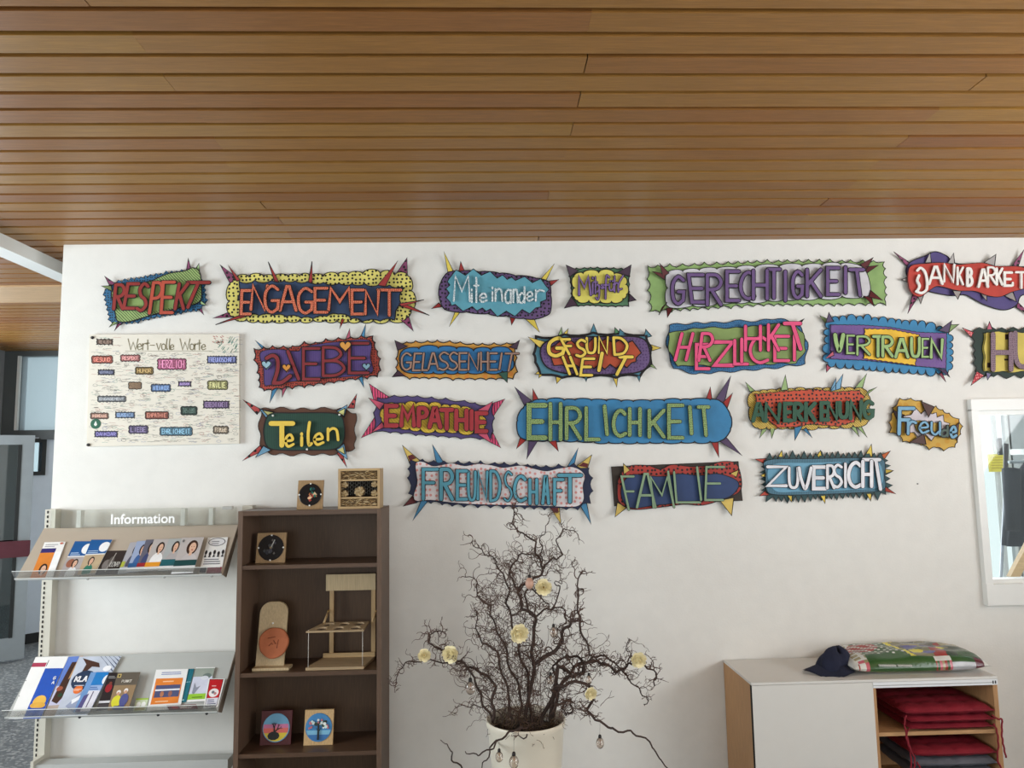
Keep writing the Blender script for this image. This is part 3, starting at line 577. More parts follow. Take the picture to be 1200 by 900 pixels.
# 9 GESUNDHEIT
teal = pmat((70, 130, 150)); yo = pmat((238, 205, 80))
sign('GESUNDHEIT', 'black-rimmed teal and purple burst sign reading GESUND HEIT on two lines', (615, 375), 7.5,
 [([(100, 160), (350, 138), (600, 125), (850, 120), (1060, 138), (1105, 240), (1108, 390), (1010, 485), (800, 492), (540, 497), (330, 497), (140, 480), (95, 370), (85, 300)], 'thorn', 240, 22, teal, .014, .014),
  ([(140, 250), (260, 165), (600, 148), (1000, 152), (1095, 260), (1085, 400), (950, 468), (600, 480), (350, 468), (180, 400)], 'smooth', 0, 0, pmat((105, 78, 130), 'dots', (75, 50, 95), 55), .024, .008),
  ([(230, 330), (270, 220), (450, 215), (650, 200), (880, 215), (990, 240), (980, 330), (940, 375), (750, 390), (560, 395), (330, 395)], 'zig', 95, 38, pmat((192, 72, 36)), .030)],
 [((28, 155), (130, 245), (205, 200), yo, 'F'), ((320, 68), (293, 130), (332, 135), lime), ((378, 83), (330, 130), (372, 132), yo), ((600, 38), (568, 125), (642, 125), teal), ((785, 73), (785, 130), (850, 122), pmat((80, 140, 90))), ((828, 85), (820, 130), (898, 130), teal), ((1055, 88), (1045, 155), (1112, 135), teal), ((1190, 252), (1100, 212), (1105, 278), yo), ((1150, 435), (1080, 400), (1110, 375), lime), ((1000, 547), (975, 480), (1022, 475), teal), ((802, 592), (768, 495), (820, 498), yo), ((535, 547), (515, 490), (555, 490), teal), ((278, 562), (268, 495), (338, 500), yo), ((88, 480), (125, 440), (145, 480), yo), ((120, 515), (125, 470), (165, 475), yo)],
 'G 210 160 355 315 w4 k20;F 355 170 430 300 k-70;S 455 175 535 320;U 545 160 620 290;N 650 150 730 290 w2.2;D 785 155 900 305 k-10;H 365 325 430 475 k-60;E 500 340 600 485 k20;/ 652 292 680 442 w4;T 795 325 905 478 k80 w3.6', (pmat((240, 205, 70)), 3.0, .7, .044))
# 10 HERZLICHKEIT
sign('HERZLICHKEIT', 'blue wavy sign with green centre reading HERZLICHKEIT in hot pink', (770, 360), 6.316,
 [([(80, 140), (200, 115), (330, 118), (480, 110), (640, 105), (770, 95), (900, 85), (1010, 85), (1060, 140), (1120, 190), (1112, 300), (1120, 390), (1060, 430), (860, 450), (680, 468), (480, 478), (330, 495), (160, 485), (105, 420), (60, 330), (75, 230)], 'wave', 170, 8, pmat((45, 112, 162), 'dots', (20, 60, 100), 90), .012, .004, True),
  ([(95, 180), (250, 160), (420, 150), (600, 152), (750, 138), (900, 125), (1062, 115), (1085, 250), (1095, 400), (900, 415), (700, 430), (500, 438), (300, 430), (120, 428), (85, 300)], 'wave', 150, 5, pmat((132, 158, 84)), .024, .004, True)],
 [((1075, 92), (1020, 120), (1050, 140), INK, 'F')],
 'H 160 195 240 390 k50;E 292 275 385 455;R 322 195 405 395 k25;Z 425 258 560 430 w4.6;L 575 245 670 420;I 622 235 632 405;C 690 220 820 410;H 655 140 765 318;K 825 130 900 318;E 872 215 975 395;I 1012 210 1022 390;T 975 120 1090 308 k-60 w4.4', (pmat((238, 72, 125)), 3.6, .5, .042))
# 11 VERTRAUEN
sign('VERTRAUEN', 'blue scalloped sign with purple and yellow centre reading VERTRAUEN', (955, 360), 7.06,
 [([(135, 115), (400, 100), (600, 125), (850, 150), (1000, 185), (1105, 225), (1115, 400), (1105, 520), (1000, 520), (850, 520), (700, 505), (400, 485), (250, 468), (105, 455), (108, 300), (112, 180)], 'scallop', 66, 40, pmat((42, 128, 178)), .014, .004),
  ([(130, 145), (400, 148), (620, 165), (860, 208), (1090, 215), (1085, 508), (850, 488), (600, 458), (400, 438), (130, 428)], 'thorn', 40, 4, pmat((112, 78, 145), 'dots', (105, 70, 138), 60), .026, .003),
  ([(410, 178), (630, 182), (862, 228), (845, 350), (830, 482), (690, 462), (402, 425), (415, 300)], 'thorn', 42, 7, pmat((242, 188, 36)), .030, .003)],
 [((30, 78), (80, 135), (110, 100), lime), ((100, 50), (92, 128), (155, 118), plum, 'T'), ((1112, 118), (1025, 192), (1105, 212), plum, 'T'), ((1170, 148), (1105, 145), (1112, 208), lime), ((80, 542), (90, 480), (140, 490), pink), ((72, 432), (150, 362), (158, 398), pink, 'T'), ((1095, 582), (1015, 508), (1080, 518), plum, 'T'), ((1062, 620), (1020, 550), (1052, 545), pink)],
 'V 168 228 235 360 w4.5;E 268 235 325 380 w2.2;R 352 242 452 392 w2.4;T 485 242 560 405;R 562 245 640 405;A 668 265 770 412;U 800 255 865 408;E 890 262 940 410 w2.2;N 962 268 1055 415', (pmat((150, 185, 112)), 3.4, .7, .044))
# 12 HUMOR
r = sign('HUMOR', 'black and yellow sign with mauve HU visible, cut by right photo edge', (1120, 370), 10,
 [([(210, 175), (350, 165), (600, 170), (1400, 165), (1900, 165), (1900, 690), (1400, 690), (700, 690), (500, 680), (270, 690), (245, 600), (235, 500), (232, 400), (225, 300)], 'zig', 135, 40, pmat((24, 48, 40)), .014, .003),
  ([(345, 205), (450, 190), (1000, 195), (1800, 195), (1800, 650), (1000, 655), (500, 658), (345, 650), (332, 420)], 'wave', 220, 8, pmat((212, 190, 78)), .026, .002, False)],
 [((50, 150), (180, 255), (212, 195), pmat((190, 55, 65), 'dots', (230, 150, 150), 60), 'F'), ((150, 820), (245, 650), (335, 700), pmat((190, 55, 65), 'dots', (230, 150, 150), 60), 'F'), ((365, 78), (350, 175), (437, 180), pink), ((343, 757), (343, 650), (430, 670), pmat((130, 120, 160)))],
 'H 440 215 650 630;U 700 200 930 600;M 990 215 1210 630;O 1270 215 1480 630;R 1550 215 1740 630', (pmat((132, 105, 118), 'dots', (90, 68, 82), 80), 5.6, .2, .046), [])
root, w2, P = r
for a in ((400, 210, 432, 255), (580, 220, 612, 278), (368, 550, 402, 608), (570, 505, 630, 525)):
    b = MB(); f_ = lambda x, z, d: Vector((x, WY-d, z)); pts = [w2(*P(*q), .026) for q in ((a[0], a[1]), (a[2], a[1]), (a[2], a[3]), (a[0], a[3]))]
    b.prism(pts, f_, .030, .025); b.build('dark_patch', pmat((50, 22, 14)), root)
# 13 Teilen
tr_ = pmat((195, 70, 68), 'dots')
r = sign('TEILEN', 'brown and dark green sign reading Teilen in yellow handwriting', (280, 455), 8,
 [([(200, 195), (430, 188), (640, 195), (860, 190), (1075, 190), (1092, 300), (1090, 450), (1090, 560), (1010, 615), (780, 620), (600, 618), (430, 622), (240, 618), (205, 500), (185, 380), (190, 280)], 'wave', 190, 13, pmat((100, 60, 38), 'vhatch', (70, 40, 25), 60), .012, .003, True),
  ([(240, 330), (300, 240), (500, 232), (850, 232), (955, 262), (985, 340), (985, 480), (900, 568), (650, 580), (400, 580), (275, 555), (235, 460)], 'smooth', 0, 0, pmat((26, 72, 56), 'vhatch', (18, 45, 36), 40), .024)],
 [((50, 110), (170, 245), (208, 198), tr_, 'F'), ((1112, 55), (1020, 185), (1082, 188), tr_, 'F'), ((45, 680), (200, 535), (225, 585), tr_, 'F'), ((1020, 742), (895, 585), (970, 600), tr_), ((205, 198), (330, 222), (265, 292), lbl, 'F'), ((1022, 158), (915, 215), (988, 272), lbl, 'F'), ((168, 648), (230, 540), (300, 580), lbl, 'F'), ((1025, 668), (905, 575), (985, 518), lbl, 'F'), ((235, 210), (330, 228), (280, 265), pmat((205, 200, 120)), 'F'), ((1000, 190), (925, 222), (985, 262), pmat((205, 200, 120)), 'F'), ((1000, 620), (915, 575), (975, 540), pmat((205, 200, 120)), 'F')],
 'T 300 330 505 535 w5.5;e 435 430 510 548 w3;i 580 425 596 535;l 635 320 680 540 w3.4;e 705 420 790 530 w3;n 835 378 930 485 w3', (pmat((238, 200, 66)), 3.4, .15, .042))
root, w2, P = r
for q in ((318, 256), (942, 248), (638, 572)):
    c = w2(*P(*q), .03); MB().lathe(Vector((c[0], WY-.022, c[1])), [(0, .014), (.005, .012), (.006, .006), (.004, 0)], 10, 0, (Vector((1, 0, 0)), Vector((0, 0, 1)), Vector((0, -1, 0)))).build('white_pin', mat('white_pin', (235, 235, 230), .4), root)
# 14 EMPATHIE
sign('EMPATHIE', 'purple-edged yellow sign with hot pink corner spikes reading EMPATHIE in crimson', (420, 445), 6.667,
 [([(150, 150), (280, 128), (460, 132), (680, 155), (830, 168), (990, 205), (1045, 190), (1055, 300), (1048, 400), (1035, 470), (950, 458), (800, 455), (620, 440), (450, 428), (250, 408), (125, 405), (125, 260)], 'thorn', 105, 16, pmat((78, 62, 118)), .014, .004),
  ([(195, 225), (300, 200), (450, 190), (650, 205), (800, 220), (900, 255), (975, 290), (985, 365), (900, 405), (780, 395), (600, 390), (400, 378), (220, 350), (180, 300)], 'scallop', 92, 24, pmat((228, 190, 48), 'hatch', (190, 145, 40), 34), .024, .004)],
 [((90, 36), (118, 170), (235, 125), hotp), ((1143, 153), (1030, 185), (1060, 285), hotp), ((28, 455), (118, 300), (135, 410), hotp), ((1112, 532), (1040, 385), (1005, 480), hotp), ((85, 145), (165, 235), (205, 185), pmat((215, 80, 110)), 'F'), ((108, 412), (185, 328), (205, 372), pmat((215, 80, 110)), 'F'), ((1050, 172), (930, 240), (1010, 258), pmat((215, 80, 110)), 'F'), ((1040, 497), (930, 425), (1005, 415), pmat((215, 80, 110)), 'F')],
 'E 218 205 300 358;M 335 215 435 358;P 472 222 535 360;A 555 225 640 370;T 645 235 735 382;H 765 240 845 385;I 882 245 886 385;E 925 262 1000 402', (pmat((168, 38, 46)), 4.8, .6, .044))
# 15 EHRLICHKEIT
sign('EHRLICHKEIT', 'long blue cloud sign reading EHRLICHKEIT in green letters with plum spikes', (0, 0), 1,
 [([(612, 480), (622, 471), (650, 469), (690, 469), (735, 470.5), (770, 470), (800, 469), (836, 469), (851, 475), (856, 490), (855, 505), (845, 516), (810, 517.5), (760, 518), (715, 518), (670, 516), (640, 516), (612, 514), (607, 502), (607, 489)], 'scallop', 17, 2.0, pmat((42, 125, 178)), .018, .006, True)],
 [((603, 454), (614, 476), (627, 472), plum), ((624, 456), (624, 473), (633, 471), red), ((605, 526), (609, 513), (618, 515), red), ((617, 538), (619, 515), (631, 516), plum), ((654, 529), (639, 514), (652, 515), red), ((831, 454), (826, 470), (835, 470), red), ((855, 441), (836, 470), (849, 474), plum), ((857, 461), (846, 472), (853, 477), red), ((841, 536), (832, 517), (842, 516), red), ((868, 534), (842, 517), (852, 513), plum)],
 'E 620 475 639 513 w5.5;H 645 473 657 515;R 664 478 680 514;L 687 478 702 515;I 709 476 711 509 k-3;C 719 481 733 511;H 738 479 750 510;K 761 481 778 512;E 784 475 800 513;I 808 477 811 508 k-2;T 820 477 832 510 k-3 w4', (pmat((140, 168, 98), 'dots', (60, 80, 45), 110), 4.2, .4, .036))
# 16 ANERKENNUNG
sign('ANERKENNUNG', 'red dotted and yellow striped sign reading ANERKENUNG in dark green', (865, 435), 7.06,
 [([(110, 180), (240, 165), (400, 158), (700, 152), (880, 150), (1040, 152), (1075, 200), (1080, 300), (1070, 420), (950, 450), (750, 455), (560, 462), (330, 460), (160, 468), (115, 420), (100, 300)], 'scallop', 85, 20, pmat((215, 180, 70), 'hatch', (120, 90, 30), 44), .014, .004),
  ([(140, 190), (400, 165), (650, 150), (800, 172), (1000, 158), (1045, 212), (985, 300), (960, 420), (830, 455), (600, 438), (480, 460), (330, 465), (240, 400), (165, 300)], 'thorn', 60, 8, pmat((205, 68, 36), 'dots', sc=42), .026, .003)],
 [((50, 95), (90, 165), (132, 155), lime), ((378, 35), (353, 160), (412, 155), lime, 'T'), ((1047, 25), (968, 130), (1032, 130), lime), ((1132, 135), (1050, 205), (1080, 160), lime, 'T'), ((165, 553), (195, 475), (250, 470), lime), ((265, 558), (258, 460), (312, 455), lime), ((985, 542), (925, 460), (970, 452), lime), ((1050, 547), (975, 458), (1015, 450), lime), ((852, 28), (765, 168), (845, 145), lbl, 'F'), ((795, 58), (762, 155), (805, 155), lbl, 'F'), ((455, 573), (465, 465), (532, 455), blu, 'T'), ((597, 550), (530, 480), (562, 460), blu)],
 'A 125 270 215 410 w4.4;N 228 272 345 412;E 388 268 440 408;R 468 268 528 405;K 562 265 635 408;E 690 262 748 402;N 742 262 822 395;U 842 260 905 382;N 932 252 1020 392;G 1045 250 1118 388', (pmat((34, 86, 62)), 4.6, .2, .046))
# 17 Freude
br = pmat((92, 66, 62))
r = sign('FREUDE', 'small ochre jagged burst sign reading Freude in light blue script', (1035, 455), 11.25,
 [([(215, 145), (360, 145), (500, 170), (600, 240), (690, 245), (860, 340), (990, 410), (1038, 500), (1010, 600), (970, 710), (940, 765), (800, 815), (700, 770), (610, 800), (500, 735), (350, 715), (270, 695), (180, 600), (95, 585), (90, 450), (115, 340), (135, 265)], 'thorn', 125, 26, pmat((205, 160, 52), 'dots', (190, 140, 40), 18), .016, .004),
  ([(370, 350), (500, 340), (640, 340), (800, 440), (830, 530), (700, 600), (560, 610), (410, 580), (300, 470)], 'zig', 120, 75, pmat((205, 196, 202)), .024, .003),
  ([(430, 430), (600, 445), (750, 475), (740, 580), (560, 600), (440, 560)], 'smooth', 0, 0, pmat((190, 155, 62)), .027, .002)],
 [((565, 385), (500, 172), (672, 245), br, 'F'), ((505, 600), (345, 715), (560, 740), br, 'F'), ((880, 560), (1000, 450), (975, 690), br, 'F'), ((250, 360), (130, 290), (180, 420), br, 'F')],
 'F 215 265 400 600 w4 k10;r 330 440 430 600 w3;e 480 440 600 590;u 640 450 750 610;d 770 500 850 630 c0;e 890 500 965 650 w2.8', (pmat((110, 165, 198)), 2.4, .7, .042), [pmat((70, 90, 80))])
# 18 FREUNDSCHAFT
yt = pmat((222, 190, 90)); 
r = sign('FREUNDSCHAFT', 'navy-edged white dotted sign reading FREUNDSCHAFT in light blue', (0, 0), 1,
 [([(480, 539), (495, 540), (520, 542), (550, 542), (580, 543), (605, 544), (640, 547), (672, 545), (689, 549), (693, 560), (693, 575), (691, 588), (677, 596), (650, 596), (615, 595), (590, 594), (560, 593), (530, 592), (505, 588), (489, 588), (481, 578), (479, 560)], 'thorn', 14, 3.6, pmat((26, 36, 72)), .014, .002),
  ([(487, 544), (495, 541), (507, 546), (517, 545), (530, 543), (545, 546), (560, 543.5), (575, 545), (590, 548), (610, 545.5), (625, 549), (640, 552), (655, 549), (672, 547.5), (685, 556), (683, 570), (684, 585), (677, 593), (660, 594), (640, 593), (600, 592), (560, 591), (530, 589), (505, 586), (488, 587), (485, 580), (489, 565)], 'smooth', 0, 0, pmat((220, 212, 214), 'dots', (205, 140, 135), 36), .024, .002)],
 [((472, 522), (479, 542), (491, 538), yt), ((507, 521), (511, 543), (520, 541), blu), ((473, 593), (482, 582), (487, 590), maroon), ((484, 610), (493, 587), (502, 587), blu), ((677, 525), (665, 546), (673, 546), blu), ((693, 533), (675, 546), (689, 549), yt), ((692, 614), (679, 592), (688, 590), blu), ((657, 614), (643, 593), (656, 594), yt)],
 'F 496 550 513 585;R 517 550 530 585 w4;E 536 552 547 585;U 549 553 557 586 w3;N 560 553 571 585 w3;D 575 552 586 587 w3;S 591 553 600 587 w2;C 603 558 616 587;H 621 562 629 590;A 636 559 643 590;F 650 562 660 591;T 655 557 681 588 w4', (pmat((78, 155, 178)), 3.4, .6, .036))
root, w2, P = r
for tri in (((474, 525), (480, 540), (488, 537)), ((692, 535), (678, 546), (688, 548)), ((656, 610), (645, 595), (654, 595))):
    b = MB(); f_ = lambda x, z, d: Vector((x, WY-d-.004, z)); b.prism([w2(*q, .016) for q in tri], f_, .0135, .008); b.build('spike_inlay', maroon, root)
# 19 FAMILIE
sign('FAMILIE', 'red and navy sign on dark brown board reading FAMILIE in sage green', (710, 530), 7.06,
 [([(45, 120), (1095, 75), (1130, 400), (70, 445)], 'plain', 0, 0, pmat((58, 44, 32), 'hatch', (25, 20, 15), 60), .010, .002),
  ([(105, 220), (180, 120), (340, 108), (450, 140), (550, 102), (700, 118), (850, 108), (970, 76), (1080, 98), (1122, 230), (1100, 330), (950, 395), (800, 438), (650, 430), (450, 455), (220, 472), (110, 410), (95, 300)], 'smooth', 0, 0, pmat((180, 48, 38), 'dots', sc=40), .020, .004),
  ([(130, 280), (210, 188), (350, 195), (480, 200), (600, 178), (780, 192), (930, 178), (1080, 232), (1092, 300), (1000, 378), (800, 400), (600, 420), (400, 440), (220, 462), (140, 400)], 'smooth', 0, 0, pmat((38, 62, 112)), .028, .004)],
 [((138, 92), (150, 212), (218, 165), yt, 'F'), ((1088, 145), (1008, 185), (1075, 222), yt, 'F'), ((70, 532), (95, 415), (175, 455), yt, 'F'), ((1030, 522), (942, 398), (1058, 375), yt, 'F')],
 'F 160 200 260 475 k-60;A 258 180 410 455 w2.8;M 375 205 545 455 k-40;\\ 515 160 560 430;L 575 165 770 415 k-20;\\ 755 125 788 395;E 828 122 975 395 k10', (pmat((128, 158, 122)), 2.4, .25, .044))
# 20 ZUVERSICHT
dteal = pmat((36, 72, 74))
sign('ZUVERSICHT', 'light blue sign with dark teeth all around reading ZUVERSICHT in white', (880, 515), 6.857,
 [([(125, 158), (500, 150), (860, 142), (1065, 150), (1075, 290), (1080, 400), (1045, 425), (800, 430), (500, 450), (180, 460), (130, 430), (118, 290)], 'zig', 46, 46, dteal, .012, .002),
  ([(130, 168), (500, 155), (860, 148), (1060, 160), (1072, 290), (1065, 402), (850, 428), (500, 442), (185, 442), (122, 390), (120, 280)], 'smooth', 0, 0, pmat((72, 122, 145), 'vhatch', (40, 75, 90), 42), .024, .003),
  ([(160, 210), (500, 188), (880, 178), (1035, 195), (1040, 375), (800, 405), (400, 418), (185, 405)], 'smooth', 0, 0, pmat((98, 160, 190)), .027, 0)],
 [((235, 88), (212, 150), (258, 150), yo), ((545, 88), (522, 140), (572, 140), yo), ((952, 40), (912, 130), (978, 130), yo), ((315, 502), (283, 440), (332, 445), yo), ((580, 512), (548, 440), (602, 440), yo), ((945, 492), (918, 425), (972, 425), yo), ((65, 290), (125, 262), (125, 312), yo), ((1127, 250), (1065, 232), (1072, 282), yo), ((20, 158), (120, 150), (118, 205), pmat((185, 60, 40))), ((55, 452), (115, 405), (165, 448), pmat((185, 60, 40))), ((1102, 93), (1035, 125), (1068, 165), pmat((210, 100, 50))), ((1147, 437), (1065, 365), (1055, 412), pmat((185, 60, 40)))],
 'Z 135 220 285 372 w3.6;U 308 228 378 388;V 388 228 485 395 w3.6;E 505 222 600 395 w4.2;R 615 210 668 390;S 662 205 732 382;I 752 195 768 380;C 785 185 885 382 w4;H 900 175 970 378 w4;1 905 162 1042 400 w3.8', (pmat((225, 225, 230)), 3.2, .5, .042))
# ---------------------------------------------------------------- collage board
bd = 4.2-.022
c0 = W(190, 457, WY)
board = empty('collage_board', (c0.x, WY, c0.z), 'white canvas board covered in small word drawings titled Wert-volle Worte', 'board')
BX = (90, 385); BS = 6.0
def bw(x, y, d=.024): p = W(BX[0]+x/BS, BX[1]+y/BS, WY-d); return (p.x, p.z)
fz = lambda x, z, d: Vector((x, WY-d, z))
MB().prism([bw(88, 42), (bw(1140, 38)), bw(1140, 808), bw(68, 830)], fz, .022, .002).build('canvas', [mat('canvas_print', (222, 216, 202), .7, var=.02)], board)
scr = MB(); colsS = [mat('pen_'+str(i), c, .7, var=0) for i, c in enumerate([(120, 115, 108), (60, 60, 60), (175, 110, 100), (85, 140, 125), (110, 120, 160)])]
rb = random.Random(3)
minis = [(140, 75, 250, 112, (110, 80, 65)), (108, 196, 246, 240, (190, 85, 65)), (310, 188, 440, 228, (195, 105, 100)), (150, 290, 262, 325, (75, 80, 110)), (415, 275, 532, 318, (150, 115, 50)), (570, 215, 765, 285, (205, 85, 130)), (918, 195, 1122, 243, (95, 105, 170)), (368, 380, 450, 422, (170, 130, 90)), (525, 395, 655, 440, (75, 110, 165)), (714, 373, 802, 405, (110, 85, 145)), (925, 370, 1055, 425, (170, 168, 95)), (148, 478, 342, 512, (120, 125, 130)), (890, 510, 1070, 560, (95, 70, 115)), (735, 552, 840, 603, (50, 78, 66)), (98, 596, 218, 632, (165, 115, 95)), (272, 588, 405, 628, (85, 115, 160)), (484, 588, 640, 632, (165, 80, 60)), (368, 686, 496, 735, (95, 80, 125)), (126, 722, 284, 762, (90, 80, 150)), (588, 698, 806, 748, (80, 135, 165)), (962, 690, 1062, 735, (150, 130, 105))]
for mi, (x0, y0, x1, y1, c) in enumerate(minis):
    e = [bw(*q) for q in edged([(x0, y0), ((x0+x1)/2, y0), (x1, y0), (x1, y1), ((x0+x1)/2, y1), (x0, y1)], ['thorn', 'scallop', 'zig'][mi % 3], 22, 5, mi)]
    g_ = sum(c)/3; c = tuple(int((v*.72+g_*.28)*.86) for v in c); b = MB(); b.prism(e, fz, .0228, .022); b.ribbon(e, fz, .0018, .0232, .022, 1, 1, closed=True, sides=False)
    words = {1: 'GESUND', 2: 'RESPEKT', 4: 'HUMOR', 5: 'HERZLICH', 6: 'FREUNDSCHAFT', 8: 'MITEINANDER', 11: 'ENGAGEMENT', 12: 'GERECHTIGKEIT', 13: 'Teilen', 14: 'ANERKENUNG', 15: 'GELASSENHEIT', 16: 'EMPATHIE', 17: 'LIEBE', 18: 'DANKBAR', 19: 'EHRLICHKEIT', 20: 'Freude', 10: 'FAMILIE', 3: 'VERTRAUEN', 9: 'ZUVERSICHT', 0: 'TEILEN'}
    w = words.get(mi, ''); n = max(1, len(w)); pad = 10; cw = (x1-x0-2*pad)/n
    for i, ch in enumerate(w):
        for st in strokes(ch):
            b.ribbon([bw(x0+pad+cw*(i+.1+.8*q[0]), y0+9+(y1-y0-18)*q[1]) for q in st], fz, .0016, .0236, .022, 2, 2, sides=False, cap=False)
    b.build('word_drawing', [mat('drawing', c, .7, 'dots', tuple(int(v*.6) for v in c), 110), INK, mat('pale_pen', tuple(min(255, int(v*1.5+40)) for v in c), .7, var=0)], board)
b = MB()
tt = [('W', 360, 72, 430, 150), ('e', 425, 105, 455, 150), ('r', 462, 105, 490, 150), ('t', 485, 80, 510, 150), ('-', 515, 110, 545, 125), ('v', 560, 105, 590, 150), ('o', 596, 108, 622, 150), ('l', 625, 72, 640, 150), ('l', 645, 72, 660, 150), ('e', 655, 112, 682, 150), ('W', 725, 72, 795, 150), ('o', 795, 108, 822, 150), ('r', 828, 108, 852, 150), ('t', 850, 80, 872, 150), ('e', 875, 110, 905, 150)]
for ch, x0, y0, x1, y1 in tt:
    for st in strokes(ch): b.ribbon([bw(x0+(x1-x0)*q[0], y0+(y1-y0)*q[1]) for q in st], fz, .0024, .0232, .022, 0, 0, sides=False)
b.ribbon([bw(340, 158), bw(950, 158)], fz, .001, .0232, .022, 0, 0, sides=False)
b.build('title_lettering', mat('title_pen', (120, 112, 82), .7, var=0), board)
def hit(x, y, m=6): return any(a-m < x < c+m and b_-m < y < d+m for a, b_, c, d, _ in minis) or (330 < x < 960 and 60 < y < 160)
for i in range(1250):
    x = rb.uniform(95, 1120); y = rb.uniform(60, 800); L = rb.uniform(12, 60)
    if hit(x, y) or hit(x+L, y): continue
    pts = [(x+L*t/6, y+rb.uniform(-3, 3)) for t in range(7)]
    if rb.random() < .12: pts = [(x+16*math.cos(a*.7), y+9*math.sin(a*.7)) for a in range(10)]
    scr.ribbon([bw(*q) for q in pts], fz, .0006, .0226, .022, rb.choice([0, 0, 0, 1, 0, 2, 3, 4]), 0, sides=False, cap=False)
for i in range(26):
    x = rb.uniform(990, 1130); y = rb.uniform(55, 155); scr.ribbon([bw(x, y), bw(x-14, y+22)], fz, .0014, .0227, .022, 3, 3, sides=False, cap=False)
for i in range(14):
    x = rb.uniform(950, 1020); y = rb.uniform(50, 95); scr.ribbon([bw(x, y), bw(x+14, y+8)], fz, .002, .0226, .022, 2, 2, sides=False, cap=False)
scr.build('pen_scribbles', colsS, board, kind='stuff')
b = MB(); c_ = bw(132, 670); b.prism([(c_[0]+.028*math.cos(a*math.pi/12), c_[1]+.028*math.sin(a*math.pi/12)) for a in range(24)], fz, .0236, .022)
b.prism([(c_[0], c_[1]+.017), (c_[0]+.009, c_[1]-.005), (c_[0], c_[1]-.013), (c_[0]-.009, c_[1]-.005)], fz, .0242, .022, 1, 1)
b.build('round_emblem', [mat('emblem_green', (28, 90, 66), .6), mat('emblem_white', (225, 230, 220), .6)], board)
b = MB()
for q in ((110, 64), (82, 818)):
    c_ = bw(*q); b.lathe(Vector((c_[0], WY-.022, c_[1])), [(0, .01), (.008, .008), (.009, 0)], 12, 0, (Vector((1, 0, 0)), Vector((0, 0, 1)), Vector((0, -1, 0))))
b.build('magnet', mat('black_magnet', (45, 42, 42), .4), board)
# ---------------------------------------------------------------- bookcase
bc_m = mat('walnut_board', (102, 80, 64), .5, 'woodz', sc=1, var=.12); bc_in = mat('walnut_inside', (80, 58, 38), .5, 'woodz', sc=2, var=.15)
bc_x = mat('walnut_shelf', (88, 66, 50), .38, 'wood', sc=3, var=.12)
BX0, BX1, BY0, BY1 = -1.285, -.553, 3.90, 4.195
BT = W(447, 596, BY0).z
bc = empty('bookcase', ((BX0+BX1)/2, (BY0+BY1)/2, 0), 'open dark walnut bookcase holding craft objects, left of the planter', 'bookcase')
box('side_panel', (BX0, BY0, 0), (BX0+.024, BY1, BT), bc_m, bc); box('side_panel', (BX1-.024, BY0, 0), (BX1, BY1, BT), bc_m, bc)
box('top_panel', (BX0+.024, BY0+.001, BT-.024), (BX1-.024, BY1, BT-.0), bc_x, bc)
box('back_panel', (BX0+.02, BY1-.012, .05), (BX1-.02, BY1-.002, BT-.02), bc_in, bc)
def shz(py0, py1, px=360): return W(px, (py0+py1)/2, BY0+.005).z
SH = [shz(664, 660.5), shz(790, 786.5), shz(884.5, 881)]
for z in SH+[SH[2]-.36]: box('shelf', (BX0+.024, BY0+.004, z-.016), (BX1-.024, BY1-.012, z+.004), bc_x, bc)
box('plinth', (BX0+.024, BY0+.03, 0), (BX1-.024, BY0+.045, .07), bc_x, bc)
SH = [z+.004 for z in SH]
pine = mat('pine', (190, 160, 115), .5, 'wood', sc=4); pinez = mat('pine_upright', (185, 155, 112), .5, 'woodz', sc=4)
birch = mat('birch_board', (196, 174, 136), .5, 'woodz', sc=5, var=.06)
FA = lambda d=Vector((0, -1, 0)): (Vector((1, 0, 0)), Vector((0, 0, 1)), d)
def tile(x0px, x1px, ztop_px, zbase, Y, m, label, disc, name='clock_tile', lean=.03, cat='clock', ticks=True, r=.44, pic=None):
    a = W(x0px, 850, Y); c_ = W(x1px, 850, Y); x0 = W(x0px, ztop_px, Y).x; x1 = W(x1px, ztop_px, Y).x; zt = W((x0px+x1px)/2, ztop_px, Y).z; h = zt-zbase
    root = empty(name, ((x0+x1)/2, Y, zbase), label, cat)
    o = Vector((x0, Y, zbase)); up = Vector((0, lean, h)); th = Vector((0, .014, 0))
    MB().obox(o, Vector((x1-x0, 0, 0)), th, up).build('wooden_tile', m, root)
    ez = Vector((0, -1, lean/h)).normalized(); e2 = Vector((0, lean, h)).normalized(); e1 = Vector((1, 0, 0)); c = o+Vector((x1-x0, 0, 0))*.5+up*.5; R = min(x1-x0, h)*r
    MB().lathe(c, [(R, 0), (R, .003), (R*.97, .004), (0, .004)], 36, 0, (e1, e2, ez), False).build('round_dial', disc, root)
    ax = (c, e1, e2, ez, R)
    if ticks:
        for k in range(4):
            an = math.pi*k/2; p = c+e1*(R*.97*math.cos(an))+e2*(R*.97*math.sin(an))
            MB().lathe(p, [(.0045, .0), (.0045, .006), (0, .006)], 8, 0, (e1, e2, ez)).build('white_dot', mat('white_dot', (235, 235, 230), .3), root)
    if pic:
        for j, (pts, m2) in enumerate(pic):
            b = MB(); b.prism([(q[0]*R, q[1]*R) for q in pts], lambda x, y, d: c+e1*x+e2*y+ez*d, .0046+.0003*j, .003, back=False); b.build('painted_shape', m2, root)
    return root, ax
def circ(cx, cy, r, n=14, sx=1): return [(cx+r*sx*math.cos(2*math.pi*k/n), cy+r*math.sin(2*math.pi*k/n)) for k in range(n)]
